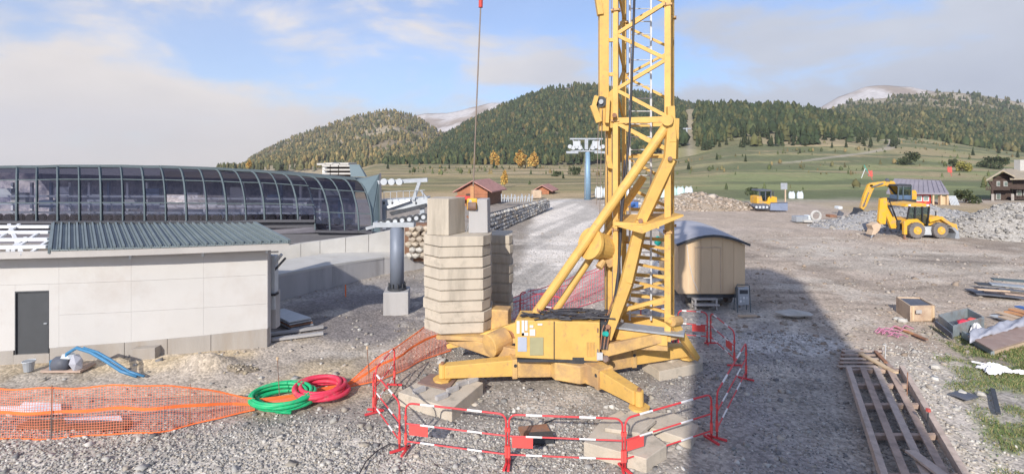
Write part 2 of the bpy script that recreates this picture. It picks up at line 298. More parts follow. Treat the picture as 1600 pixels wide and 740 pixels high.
def soil(x, y):
    """albedo of the ground by kind of soil, in world metres"""
    n = fbm(x * 0.35 + 3, y * 0.35 + 8); n2 = fbm(x * 0.09 + 31, y * 0.09 + 18); n3 = fbm(x * 1.3, y * 1.3 + 50)
    Ys = np.maximum(y, 0.5)
    u = CU + F * x / Ys
    def C(r, g, b): return np.stack([np.full_like(x, r), np.full_like(x, g), np.full_like(x, b)], -1)
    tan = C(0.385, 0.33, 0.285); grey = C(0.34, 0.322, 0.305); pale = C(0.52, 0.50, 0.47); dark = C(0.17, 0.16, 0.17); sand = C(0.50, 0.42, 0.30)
    grass = C(0.15, 0.20, 0.07); straw = C(0.33, 0.26, 0.14); mead = C(0.21, 0.23, 0.105); silt = C(0.40, 0.36, 0.32)
    def mix(a, b, t): return a * (1 - t[..., None]) + b * t[..., None]
    def line(c0, c1): return c0, c1
    c = mix(grey, C(0.29, 0.28, 0.285), sstep(0.4, 0.6, n))
    # gravel foreground near camera, left: pale gravel
    c = mix(c, pale, sstep(13.0, 11.2, y + (n - .5) * 2) * sstep(1.5, -1.5, x) * 0.7)
    # left track of sandy silt behind the netting
    c = mix(c, mix(silt, sand, sstep(.5, .7, n)), sstep(12.4, 13.8, y + (n - .5) * 2) * sstep(-1.5, -3.5, x + (n - .5) * 3) * sstep(23, 20, y) * .9)
    # yard of compacted tan soil (right/mid distance)
    t = sstep(20, 25, y + (n - .5) * 6) * sstep(8.0, 12.0, x + (n2 - .5) * 6)
    t = np.maximum(t, sstep(9.5, 12.5, x - (y - 13) * 0.0 + (n - .5) * 3) * sstep(14, 18, y) )
    c = mix(c, mix(tan, silt, sstep(.45, .65, n2)), t)
    # tracks with wheel marks across yard
    st = 0.5 + 0.5 * np.sin(y * 1.1 + fbm(x * .05, y * .05) * 14 + x * .05)
    c = mix(c, mix(C(0.31, 0.265, 0.24), C(0.50, 0.44, 0.39), n3), t * sstep(.55, .95, st) * .55 * sstep(22, 30, y))
    # dark wet gravel near the wagon
    for k_ in range(7):
        yc = 21 + k_ * 3.4 + 2.2 * np.sin(x * .11 + k_ * 1.7) + (x - 20) * (.10 - .05 * k_)
        for off in (-.85, .85): c = mix(c, c * .66, sstep(.24, .10, np.abs(y - yc - off)) * sstep(.40, .55, fbm(x * .3 + k_ * 9, y * .3)) * sstep(7, 11, x) * .8)
    # gravel ramp
    t = sstep(20, 26, y) * sstep(-.7, .5, x - (y - 24) * .075 + (n - .5)) * sstep(12.5, 9.5, x + (n - .5) * 3)
    c = mix(c, C(.27, .24, .21), sstep(24, 30, y) * sstep(1.5, 0, x - (y - 24) * .075) * sstep(76, 70, y) * .7)
    c = mix(c, mix(C(0.44, 0.42, 0.40), C(0.64, 0.61, 0.58), sstep(.40, .60, fbm(x * 1.1 - y * .42, y * .05 + x * .02 + 4))), t)
    # dark earth beside the pylon, also deepening the station's shadow in the soil colour
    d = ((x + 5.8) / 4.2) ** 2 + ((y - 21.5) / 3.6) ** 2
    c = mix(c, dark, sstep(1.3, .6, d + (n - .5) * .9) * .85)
    # pale stone strip on the right between gravel and grass
    s = x - (6.7 + (y - 10.5) * 0.58)
    c = mix(c, C(0.50, 0.465, 0.43), sstep(1.5, 2.1, s + (n - .5)) * sstep(4.4, 3.2, s + (n - .5) * 1.6) * sstep(17.5, 15.5, y) * .85)
    # grass patch
    g = sstep(2.7, 3.7, s + (n - .5) * 2.8) * sstep(19.8, 17.6, y + (n - .5) * 3) * sstep(.36, .52, n3 * .6 + n * .4)
    c = mix(c, grass, g * .9)
    # pale dust spots
    d = ((x - 9.3) / 2.2) ** 2 + ((y - 18.0) / 1.2) ** 2
    c = mix(c, C(0.55, 0.55, 0.56), sstep(1.4, .5, d + (n - .5) * 1.2) * .55)
    d = ((x - 10.4) / 1.6) ** 2 + ((y - 21.2) / .9) ** 2
    c = mix(c, C(0.55, 0.51, 0.46), sstep(1.2, .6, d + (n - .5) * .8) * .6)
    d = sstep(.56, .66, fbm(x * .22 + 60, y * .30 + 11)) * sstep(46, 40, y)
    c = mix(c, c * .74, d * sstep(10.5, 12, y))
    d = sstep(.60, .68, fbm(x * .5 + 20, y * .7 + 41)) * sstep(50, 40, y)
    c = mix(c, C(.52, .49, .45), d * .45)
    # meadows
    m = sstep(70, 84, y + (n2 - .5) * 18)
    terr = fbm(x * .004 + 3, y * .035 + 7)
    right = mix(mead, C(0.31, 0.25, 0.15), sstep(.46, .60, fbm(x * .02, y * .05)) * sstep(85, 140, y) * .9)
    right = mix(right, C(.27, .225, .12), sstep(150, 330, y) * .55)
    right = mix(right, C(.10, .12, .06), sstep(.50, .56, fbm(x * .012 + 9, y * .07 + 7)) * .75)
    left = mix(straw, C(0.22, 0.20, 0.10), sstep(.4, .6, fbm(x * .015, y * .09 + 3)))
    left = mix(left, C(.42, .32, .20), sstep(.52, .58, terr) * .7)
    left = mix(left, C(.14, .13, .07), sstep(.52, .57, fbm(x * .015 + 33, y * .11 + 2)) * .7)
    far = mix(left, right, sstep(960, 1180, u + (n2 - .5) * 120))
    c = mix(c, far, m)
    # grass verge at the far right in front of the chalet
    c = mix(c, straw, sstep(40, 47, y + (n - .5) * 4) * sstep(38, 44, x) * sstep(80, 60, y) * .8)
    # ski-piste track on the slope
    tx = 148 + (y - 260) * 1.02 + 22 * np.sin((y - 250) * .02)
    c = mix(c, C(.36, .32, .26), sstep(5, 2.5, np.abs(x - tx)) * sstep(230, 260, y) * .8)
    c = c * np.where((y < 74)[..., None], np.array([1.0, .965, .915]), 1.0)
    return np.clip(c * (0.80 + 0.34 * n3 + 0.30 * fbm(x * .5 + 70, y * .5 + 12))[..., None], 0.01, 0.8)
def make_ground():
    ang = np.concatenate([np.radians(np.arange(-180, -58, 4.0)), np.radians(np.arange(-58, 58, 0.28)), np.radians(np.arange(58, 180.1, 4.0))])
    rad = np.concatenate([[0.3, 1, 2, 4, 6], np.geomspace(8, 60, 230), np.geomspace(61, 600, 150), [800, 1200, 2000, 3000, 4000]])
    A, R = np.meshgrid(ang, rad, indexing='ij'); X = R * np.sin(A); Y = R * np.cos(A)
    Z = ground_z(X, Y)
    near = (Y < 60) & (R < 60)
    bump = (fbm(X * 1.7, Y * 1.7) - .5) * .07 + (fbm(X * .4 + 9, Y * .4) - .5) * .10
    Z = Z + np.where(near, bump - 0.035, 0)
    rut = np.sin((X * .42 - Y * .9 + 9 * fbm(X * .04, Y * .04)) * 1.9); ry_ = sstep(18, 24, Y) * sstep(6, 12, X) * near
    Z = Z + .035 * rut * ry_ * sstep(.35, .6, fbm(X * .12 + 3, Y * .12))
    # dug-out trench by the plinth and the bank behind it
    Z = Z + .55 * np.exp(-((X + 9.6) / 1.1) ** 2 - ((Y - 15.9) / .55) ** 2) * (fbm(X * 3, Y * 3) + .4) * .8
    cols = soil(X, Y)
    na, nr = X.shape; idx = np.arange(na * nr).reshape(na, nr)
    f = np.stack([idx[:-1, :-1], idx[1:, :-1], idx[1:, 1:], idx[:-1, 1:]], -1).reshape(-1, 4)[:, ::-1]
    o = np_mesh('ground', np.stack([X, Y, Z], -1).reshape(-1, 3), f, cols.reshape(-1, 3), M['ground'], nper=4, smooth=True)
    tag(o, kind='structure')
make_ground()

# ------------------------------------------------------------------ hills and forest
def make_hill(name, ridge, vb, Yb, Yr, colf, amp=12.0, back=0.35, step=7):
    ru = np.array([r[0] for r in ridge], float); rv = np.array([r[1] for r in ridge], float)
    us = np.arange(ru[0], ru[-1] + 1, step); ts = np.concatenate([np.linspace(0, 1, 34), 1 + back * np.linspace(.1, 1, 6)])
    vbu = vb if callable(vb) else (lambda u: np.full_like(u, vb))
    def surf(u, t):
        vr = np.interp(u, ru, rv); tt = np.minimum(t, 1); v = vbu(u) + (vr - vbu(u)) * (tt ** 0.92); Y = Yb + (Yr - Yb) * t
        x = (u - CU) / F * Y; z = CAM_Z - (v - HV) / F * Y
        over = np.maximum(t - 1, 0); zr = z
        z = np.where(t > 1, zr - over / back * (CAM_Z + (HV - vr) / F * Yr) * .8 - over * 20, z)
        z = z + (fbm(x * .009 + 5, Y * .009) - .5) * amp * 2 * np.sin(np.clip(tt, 0, 1) * math.pi * .93)
        z = np.where(t <= 0, z - 6, z)
        return x, Y + 0 * x, z
    U, T = np.meshgrid(us, ts, indexing='ij'); X, Yy, Z = surf(U, T)
    na, nr = U.shape; idx = np.arange(na * nr).reshape(na, nr)
    f = np.stack([idx[:-1, :-1], idx[1:, :-1], idx[1:, 1:], idx[:-1, 1:]], -1).reshape(-1, 4)
    o = np_mesh(name, np.stack([X, Yy, Z], -1).reshape(-1, 3), f, colf(U, T, X, Yy).reshape(-1, 3), M['hill'], nper=4, smooth=True)
    tag(o, kind='structure'); return surf
def C3(U, r, g, b): return np.stack([np.full_like(U, r), np.full_like(U, g), np.full_like(U, b)], -1)
def mixc(a, b, t): return a * (1 - t[..., None]) + b * t[..., None]
def colA(U, T, X, Y):
    n = fbm(X * .012, Y * .012); c = mixc(C3(U, .25, .20, .125), C3(U, .38, .32, .22), sstep(.4, .65, n)); return mixc(c, C3(U, .36, .33, .29), sstep(.85, 1.0, T + (n - .5) * .3) * .6)
def colB(U, T, X, Y):
    n = fbm(X * .012, Y * .012); return mixc(C3(U, .13, .125, .08), C3(U, .20, .18, .12), sstep(.4, .65, n))
def colC(U, T, X, Y):
    n = fbm(X * .02, Y * .02); c = mixc(C3(U, .20, .19, .10), C3(U, .34, .28, .17), sstep(.4, .62, n))
    return mixc(c, C3(U, .33, .29, .22), np.exp(-((U - 1078) / 7) ** 2) * .8)
def colD(U, T, X, Y):
    n = fbm(X * .012, Y * .012); c = mixc(C3(U, .17, .16, .08), C3(U, .31, .255, .16), sstep(.4, .6, n)); return mixc(c, C3(U, .38, .33, .26), sstep(.78, .95, T + (n - .5) * .4) * .8)
def colR(U, T, X, Y):
    n = fbm(X * .008, Y * .008); return mixc(C3(U, .33, .27, .22), C3(U, .56, .53, .52), sstep(.4, .6, n))
hA = make_hill('hill', [(250, 275), (335, 272), (375, 262), (400, 243), (430, 228), (470, 212), (520, 194), (560, 182), (610, 172), (650, 184), (690, 208), (740, 232), (800, 255)], 268, 430, 1150, colA)
hR1 = make_hill('rocky_ridge', [(600, 190), (640, 183), (665, 178), (700, 177), (735, 168), (770, 160), (800, 163), (860, 180)], 240, 1500, 2300, colR, amp=25)
hB = make_hill('hill', [(560, 268), (620, 257), (660, 238), (700, 212), (740, 188), (780, 172), (830, 152), (870, 138), (900, 135), (940, 137), (1000, 147), (1060, 160), (1100, 172), (1150, 190), (1250, 230)], lambda u: np.interp(u, [600, 900, 1100, 1250], [264, 258, 228, 235]), 425, 850, colB)
hC = make_hill('hill', [(1035, 196), (1060, 176), (1078, 170), (1110, 172), (1160, 172), (1210, 172), (1260, 176), (1310, 188), (1350, 198), (1400, 214), (1440, 226), (1480, 238)], lambda u: np.interp(u, [1040, 1100, 1300, 1480], [232, 238, 228, 240]), 330, 540, colC, amp=6)
hD = make_hill('hill', [(1240, 182), (1290, 172), (1330, 159), (1380, 154), (1440, 146), (1480, 143), (1530, 148), (1600, 160), (1700, 175), (1850, 195), (2100, 230)], lambda u: np.interp(u, [1240, 1400, 1600, 2100], [226, 216, 242, 247]), 425, 1050, colD)
hR2 = make_hill('rocky_ridge', [(1240, 190), (1280, 169), (1310, 152), (1350, 137), (1380, 133), (1420, 135), (1450, 141), (1500, 150)], 200, 1400, 1900, colR, amp=25)

# conifer stand-in mesh template: three jagged skirts
def conifer_template(sides=6, tiers=3, seed=0):
    r = np.random.default_rng(seed); vs = []; fs = []
    for k in range(tiers):
        z0 = 0.10 + k * .27; z1 = min(1.0, z0 + .46 + .0 * k); rad = .19 * (1 - k * .27)
        b = len(vs); vs.append((0, 0, z1))
        for i in range(sides):
            a = 2 * math.pi * (i + .5 * (k % 2)) / sides; rr = rad * r.uniform(.7, 1.25); vs.append((rr * math.cos(a), rr * math.sin(a), z0 + r.uniform(-.05, .05)))
        for i in range(sides): fs.append((b, b + 1 + i, b + 1 + (i + 1) % sides))
    return np.array(vs), np.array(fs)
def round_template(seed):
    r = np.random.default_rng(seed); vs = [(0, 0, 1.0)]; fs = []
    for k, (z, q) in enumerate(((.80, .11), (.50, .19), (.20, .17))):
        for i in range(6): a = 6.283 * (i + .5 * (k % 2)) / 6; g = q * r.uniform(.65, 1.3); vs.append((g * math.cos(a), g * math.sin(a), z + r.uniform(-.08, .08)))
    for i in range(6):
        j = (i + 1) % 6; fs.append((0, 1 + i, 1 + j))
        for k in (0, 1): a, b, c, d = 1 + k * 6 + i, 1 + k * 6 + j, 7 + k * 6 + i, 7 + k * 6 + j; fs += [(a, c, b), (b, c, d)]
    return np.array(vs), np.array(fs)
CT = [conifer_template(6, 3, 0), conifer_template(6, 3, 1), round_template(2), round_template(3)]
def forest(name, surf, n, urange, trange, hr, mask, pal, label=None):
    us = rng.uniform(*urange, n); ts = rng.uniform(0, 1, n) ** 0.9 * (trange[1] - trange[0]) + trange[0]
    x, y, z = surf(us, ts); k = mask(us, ts, x, y) > rng.random(n); x, y, z, us, ts = x[k], y[k], z[k], us[k], ts[k]; n = len(x)
    h = rng.uniform(*hr, n) * (1 + .35 * (fbm(x * .02, y * .02) - .5)); w = h * rng.uniform(.8, 1.9, n); a = rng.uniform(0, 6.28, n)
    pal = np.array(pal); c = pal[np.minimum((rng.random(n) ** 1.3 * len(pal)).astype(int), len(pal) - 1)] * rng.uniform(.7, 1.3, (n, 1))
    VV = []; FF = []; CC = []; off = 0; which = rng.integers(0, 4, n)
    for q in range(4):
        s = which == q; m = s.sum(); tv, tf = CT[q]; ca, sa = np.cos(a[s])[:, None], np.sin(a[s])[:, None]
        vx = (tv[None, :, 0] * ca - tv[None, :, 1] * sa) * w[s][:, None] + x[s][:, None]; vy = (tv[None, :, 0] * sa + tv[None, :, 1] * ca) * w[s][:, None] + y[s][:, None]
        vz = tv[None, :, 2] * h[s][:, None] + z[s][:, None] - .3
        VV.append(np.stack([vx, vy, vz], -1).reshape(-1, 3)); nv = len(tv)
        FF.append((tf[None] + (np.arange(m) * nv)[:, None, None] + off).reshape(-1, 3)); off += m * nv; CC.append(np.repeat(c[s], nv, axis=0))
    o = np_mesh(name, np.concatenate(VV), np.concatenate(FF), np.concatenate(CC), M['forest'])
    tag(o, label, 'forest', kind='stuff'); return o
DK = [(.038, .056, .026), (.05, .068, .03), (.072, .085, .035), (.10, .10, .04), (.14, .115, .045)]
LT = [(.08, .09, .045), (.11, .11, .05), (.15, .135, .06), (.19, .155, .07), (.25, .19, .08)]
one = lambda u, t, x, y: np.ones_like(u)
forest('forest', hA, 15000, (340, 800), (0.02, 1.0), (5, 10.5), lambda u, t, x, y: np.clip(1.05 - t * .65, 0, 1) * sstep(.28, .52, fbm(x * .012 + 3, y * .012)) + .05, LT, 'sparse olive forest thinning out over the rounded hill on the left')
forest('forest', hB, 20000, (600, 1200), (0.0, 1.0), (5.5, 11.5), lambda u, t, x, y: .35 + sstep(.25, .45, fbm(x * .01, y * .01)), DK[:3] + DK[:3] + DK[3:], 'dense dark conifer forest covering the middle hill behind the crane')
forest('forest', hC, 7500, (1045, 1440), (0.04, 1.0), (4, 12.5), lambda u, t, x, y: sstep(6, 12, np.abs(u - 1078)) * np.maximum(sstep(.38, .60, t + (fbm(x * .03, y * .03) - .5) * 1.3), .6 * sstep(.54, .62, fbm(x * .05 + 7, y * .05)) * (u < 1330)), DK[:4], 'dark conifer forest on the low hill just right of the crane mast')
forest('forest', hD, 19000, (1260, 1900), (0.0, 1.0), (5, 10.5), lambda u, t, x, y: sstep(.88, .44, t + (fbm(x * .014, y * .014) - .5) * 1.3) + .07, DK[:4] + LT[1:3], 'conifer forest on the broad mountain at the right')

def surf_meadow(u, t):
    Y = 110 + 300 * t; x = (u - CU) / F * Y; return x, Y, ground_z(x, Y)
forest('low_shrubs', surf_meadow, 2600, (640, 1700), (0, 1), (.8, 3.2), lambda u, t, x, y: sstep(.52, .66, fbm(x * .02 + 21, y * .07 + 2)) * (.25 + t), [(.10, .12, .05), (.14, .13, .06), (.08, .10, .045), (.22, .17, .08)], 'low shrubs dotted in lines over the meadows')
# single trees (trunk + crown)
def crown_mesh(kind, seed, cols):
    r = np.random.default_rng(seed); vs = []; fs = []; cc = []
    if kind == 'conifer':
        n = 150
        for i in range(n):
            t = (i / n) ** .9; zc = .08 + .90 * t; rad = .20 * (1 - t) ** .85 + .012; a = r.uniform(0, 6.28); l = rad * r.uniform(.7, 1.2); w = .055 * (1 - t * .6)
            d = np.array([math.cos(a), math.sin(a)]); p = np.array([-d[1], d[0]]); b = len(vs)
            vs += [(0, 0, zc + .05), (*(d * l * .6 + p * w), zc - .01), (*(d * l), zc - .05 - r.uniform(0, .03)), (*(d * l * .6 - p * w), zc - .01)]
            fs += [(b, b + 1, b + 2), (b, b + 2, b + 3)]; c = np.array(cols[r.integers(len(cols))]) * r.uniform(.75, 1.3); cc += [c] * 4
        k = conifer_template(7, 3, seed); b = len(vs)
        vs += [(q[0] * .75, q[1] * .75, q[2]) for q in k[0]]; fs += [tuple(int(i) + b for i in f) for f in k[1]]; cc += [np.array(cols[0]) * .8] * len(k[0])
    else:
        n = 750; blobs = [(r.uniform(-.17, .17), r.uniform(-.17, .17), r.uniform(.24, .80), r.uniform(.13, .21)) for _ in range(9)]
        if kind == 'bush': blobs = [(r.uniform(-.45, .45), r.uniform(-.35, .35), r.uniform(.2, .65), r.uniform(.2, .33)) for _ in range(8)]
        for i in range(n):
            bx, by, bz, br = blobs[r.integers(len(blobs))]; q = r.normal(size=3); q /= np.linalg.norm(q); q *= br * r.uniform(.55, 1.05)
            c0 = np.array([bx, by, bz]) + q; s = r.uniform(.035, .075); b = len(vs)
            e1 = r.normal(size=3); e1 /= np.linalg.norm(e1); e2 = np.cross(e1, r.normal(size=3)); e2 /= np.linalg.norm(e2)
            vs += [tuple(c0 + e1 * s), tuple(c0 + e2 * s), tuple(c0 - e1 * s), tuple(c0 - e2 * s)]; fs += [(b, b + 1, b + 2), (b, b + 2, b + 3)]
            c = np.array(cols[r.integers(len(cols))]) * r.uniform(.75, 1.3); cc += [c] * 4
    return np.array(vs), np.array(fs), np.array(cc)
def tree_proto(name, kind, seed, cols, label, cat, group):
    t = thing(name, label, cat, group=group)
    v, f, c = crown_mesh(kind, seed, cols); np_mesh('crown', v, f, c, M['leaf'], t)
    mb = MB(); mb.tube([(0, 0, -.03), (.01, 0, .3), (0, .01, .75 if kind != 'bush' else .3)], .022, 6, r1=.006)
    if kind != 'conifer':
        for a in (.4, 2.3, 4.2): mb.tube([(0, 0, .2), (.14 * math.cos(a), .14 * math.sin(a), .5)], .010, 4, r1=.004)
    mb.build('trunk', M['bark'], t); return t
CON = [tree_proto('conifer_tree', 'conifer', s, DK[:3] + [(.09, .09, .045)], 'small dark conifer standing on the open slope below the forest', 'tree', 'scattered conifers on the slopes below the forest') for s in (1, 2, 3)]
GOLD = tree_proto('autumn_tree', 'round', 11, [(.50, .31, .08), (.56, .36, .10), (.42, .23, .07), (.30, .24, .08)], 'x', 'tree', 'golden autumn trees at the meadow edge')
OLIV = tree_proto('leafy_tree', 'bush', 14, [(.06, .08, .035), (.09, .10, .045), (.04, .06, .03)], 'x', 'tree', 'round dark bushes and trees on the meadows')
YLW = tree_proto('yellow_bush', 'bush', 17, [(.30, .27, .07), (.22, .22, .07), (.35, .30, .08)], 'x', 'bush', None)
first = {}
def place_tree(proto, u, v, hpx, label, wide=1.0, Y=None):
    # march along the sight line until the terrain is met
    if Y is None:
        Y = 80.0
        while Y < 900:
            p = P(u, v, Y)
            if p.z <= float(ground_z(p.x, p.y)): break
            Y += 3
    p = P(u, v, Y); h = hpx / F * Y
    if proto.name not in first: first[proto.name] = 1; o = proto
    else: o = dup(proto)
    o.location = (p.x, p.y, p.z - .1); o.rotation_euler = (0, 0, random.uniform(0, 6.28)); o.scale = (h * wide, h * wide, h); o['label'] = label
    return o
LAB20 = ['lone small conifer in the meadow just right of the crane mast, lowest of those there', 'small conifer on the slope above the rubble heap', 'conifer in a loose row above the rubble heap, toward the bulldozer', 'small conifer high on the meadow above the bulldozer', 'conifer at the top of the meadow, left of three near the track', 'conifer at the top of the meadow, middle of three near the track', 'conifer at the top of the meadow, right of three near the track', 'small conifer just below the track through the meadow', 'dark conifer at the foot of the narrow golden tree', 'dark conifer at the right side of the orange trees', 'little conifer in the straw meadow left of the lift tower', 'small conifer on the meadow above the ballast blocks', 'small conifer on the meadow edge right of the station roof plant', 'conifer on the meadow edge nearest the station end panel', "conifer right beside the mast at the meadow's upper edge", 'conifer on the meadow right of the yellow bush', 'conifer above the ridge of the chalet roof', 'small conifer beyond the lone round tree, left of two', 'small conifer beyond the lone round tree, right of two', 'conifer at the right image edge above the chalet chimney']
lab = 'small dark conifer standing on the open slope below the forest'
for i in range(120):       # scattered on the low hill's foot
    u = random.uniform(1048, 1480); t = random.uniform(.02, .42); x, y, z = [float(q) for q in hC(np.array(float(u)), np.array(t))]
    if abs(u - 1078) < 7 or u > 1420: continue
    pr = CON[i % 3]; o = pr if pr.name not in first else dup(pr); first[pr.name] = 1
    h = random.uniform(5, 11); o.location = (x, y, z - .2); o.rotation_euler = (0, 0, random.uniform(0, 6)); w = random.uniform(.9, 1.5); o.scale = (h * w, h * w, h); o['label'] = lab
for i, (u, v, hp) in enumerate([(1076, 265, 14), (1120, 250, 12), (1165, 253, 13), (1250, 240, 10), (1300, 232, 12), (1322, 231, 14), (1348, 226, 10), (1400, 232, 8), (772, 263, 14), (836, 262, 13), (880, 279, 10), (702, 264, 9), (640, 262, 11), (606, 264, 12), (1045, 248, 10), (1520, 243, 12), (1560, 240, 14), (1450, 218, 10), (1480, 225, 13), (1590, 246, 12)]):
    place_tree(CON[i % 3], u, v, hp, LAB20[i], random.uniform(1.0, 1.5))
place_tree(GOLD, 773, 262, 30, 'narrow golden yellow tree at the forest edge above the wooden hut', 0.8)
place_tree(GOLD, 814, 263, 32, 'bright orange tree with the broadest crown at the forest edge left of the lift tower', 1.1)
place_tree(GOLD, 833, 264, 30, 'orange tree close behind the broad orange tree left of the lift tower', .85)
place_tree(GOLD, 788, 292, 30, 'thin yellow tree in the meadow just above the hut roof', .55)
place_tree(GOLD, 389, 264, 16, 'small yellow tree just showing above the glass station roof', .8, Y=300)
place_tree(OLIV, 1422, 258, 24, 'lone dark round tree in the middle of the right meadow', 1.0)
place_tree(OLIV, 1491, 262, 16, 'dark bush beside the yellow bush on the right meadow', .8)
place_tree(YLW, 1503, 268, 22, 'yellow green bush on the meadow above the grey roofed shed', .9)
place_tree(OLIV, 1545, 262, 20, 'dark bush above the chalet roof, left of two', 1.1)
place_tree(OLIV, 1562, 264, 22, 'dark bush above the chalet roof, right of two', .9)
place_tree(OLIV, 1510, 318, 26, 'dark green shrub between the grey roofed shed and the chalet', 1.0, Y=72)
place_tree(OLIV, 1175, 304, 14, 'low dark bush behind the bulldozer', 1.2, Y=78)
place_tree(OLIV, 898, 273, 14, 'grey green bush in the meadow just left of the lift tower base', 1.3)
place_tree(OLIV, 870, 276, 10, 'small bush in the meadow left of the blue lift tower', 1.3)

# ------------------------------------------------------------------ heaps and gravel
def heap(name, cx, cy, rx, ry, h, cols, label, cat, n=46, seed=0, rot=0.0, rough=.25):
    t = np.linspace(-1, 1, n); A, B = np.meshgrid(t, t, indexing='ij'); d = np.sqrt(A ** 2 + B ** 2)
    X0 = A * rx; Y0 = B * ry; ca, sa = math.cos(rot), math.sin(rot); X = cx + X0 * ca - Y0 * sa; Y = cy + X0 * sa + Y0 * ca
    Z = h * np.maximum(0, 1 - d ** 1.35) * (1 - rough + 2 * rough * fbm(X * .45 + seed, Y * .45 + seed)) + (fbm(X * 3 + seed, Y * 3) - .5) * .16 * np.minimum(1, h) - .12 + ground_z(X, Y)
    c = np.array(cols[0])[None, None] * (1 - fbm(X * .8, Y * .8)[..., None]) + np.array(cols[1])[None, None] * fbm(X * .8, Y * .8)[..., None]
    idx = np.arange(n * n).reshape(n, n); f = np.stack([idx[:-1, :-1], idx[1:, :-1], idx[1:, 1:], idx[:-1, 1:]], -1).reshape(-1, 4)
    keep = (d[:-1, :-1] < 1.03).reshape(-1); f = f[keep]
    o = np_mesh(name, np.stack([X, Y, Z], -1).reshape(-1, 3), f, c.reshape(-1, 3), M['ground'], nper=4, smooth=True)
    tag(o, label, cat, kind='stuff'); return (X, Y, Z, d)
cube = np.array([(a, b, c) for a in (-1, 1) for b in (-1, 1) for c in (-1, 1)], float)
cubef = np.array([(0, 1, 3, 2), (4, 6, 7, 5), (0, 4, 5, 1), (2, 3, 7, 6), (0, 2, 6, 4), (1, 5, 7, 3)])
def stones(name, pts, size, pal, label, cat='gravel', flat=.7):
    n = len(pts); pts = np.asarray(pts)
    s = size[:n] if isinstance(size, np.ndarray) else rng.uniform(size[0], size[1], n)
    s = s * np.where(rng.random(n) < .025, rng.uniform(1.6, 2.8, n), 1.0)
    q = rng.normal(size=(n, 4)); q /= np.linalg.norm(q, axis=1)[:, None]; w, x, y, z = q.T
    R = np.stack([1 - 2 * (y * y + z * z), 2 * (x * y - z * w), 2 * (x * z + y * w), 2 * (x * y + z * w), 1 - 2 * (x * x + z * z), 2 * (y * z - x * w), 2 * (x * z - y * w), 2 * (y * z + x * w), 1 - 2 * (x * x + y * y)], -1).reshape(n, 3, 3)
    base = cube[None] * rng.uniform(.45, 1.0, (n, 8, 3)) * rng.uniform(.6, 1.2, (n, 1, 3)) * .5
    v = np.einsum('nij,nkj->nki', R, base) * s[:, None, None]; v[..., 2] *= flat; v += pts[:, None, :]
    f = (cubef[None] + (np.arange(n) * 8)[:, None, None]).reshape(-1, 4)
    pal = np.array(pal); c = pal[rng.integers(0, len(pal), n)] * rng.uniform(.75, 1.25, (n, 1)); c = np.repeat(c, 8, axis=0)
    o = np_mesh(name, v.reshape(-1, 3), f, c, M['gravel'], nper=4); tag(o, label, cat, kind='stuff'); return o
def scatter(n, xr, yr, mask=None):
    y = yr[0] + (yr[1] - yr[0]) * rng.random(n) ** 1.3; x = rng.uniform(xr[0], xr[1], n)
    if mask is not None: k = mask(x, y) > rng.random(n); x, y = x[k], y[k]
    z = (fbm(x * 1.7, y * 1.7) - .5) * .07 + (fbm(x * .4 + 9, y * .4) - .5) * .10 - 0.03
    return np.stack([x, y, z], -1)
GR = [(.37, .362, .345), (.30, .293, .283), (.50, .485, .46), (.20, .197, .20), (.36, .33, .285)]
PALE = [(.45, .43, .395), (.52, .50, .465), (.38, .36, .335), (.43, .385, .33)]
def sline(x, y): return x - (6.7 + (y - 10.5) * 0.58)
stones('gravel', scatter(30000, (-15, 2), (8.5, 13.2), lambda x, y: sstep(13.3, 11.6, y + .12 * x * 0 + (fbm(x, y) - .5) * 1.5) * (x > -y * 1.2)), rng.uniform(.02, .075, 60000) , GR + PALE, 'loose pale gravel across the left foreground below the orange netting')
stones('gravel', scatter(26000, (-4, 11), (8.5, 19), lambda x, y: (.25 + .75 * sstep(.4, .6, fbm(x * .6 + 4, y * .6))) * (sline(x, y) < 2.2)), rng.uniform(.02, .065, 60000), GR, 'grey crushed gravel around the crane and under the red barriers')
stones('gravel', scatter(9000, (6, 16), (8.5, 18), lambda x, y: sstep(1.2, 2.0, sline(x, y)) * sstep(4.4, 2.8, sline(x, y) + (fbm(x * .8, y * .8) - .5) * 2)), (.03, .10), PALE, 'bright stony strip between the dark gravel and the grass patch')
stones('gravel', scatter(9000, (-18, 32), (17, 45), lambda x, y: .15 + sstep(.5, .65, fbm(x * .3 + 8, y * .3))), (.04, .13), [(.37, .34, .31), (.33, .29, .25), (.28, .23, .19), (.42, .38, .34)], 'scattered pebbles over the compacted yard')
stones('rubble', scatter(420, (-14, 10), (8.5, 20)), (.10, .20), PALE + GR, 'occasional fist sized stones scattered over the gravel around the crane', 'stones')
stones('rubble', scatter(500, (8, 34), (16, 44)), (.10, .26), [(.38, .34, .30), (.33, .29, .25), (.30, .24, .19)], 'clods and larger stones scattered over the brown yard', 'stones')
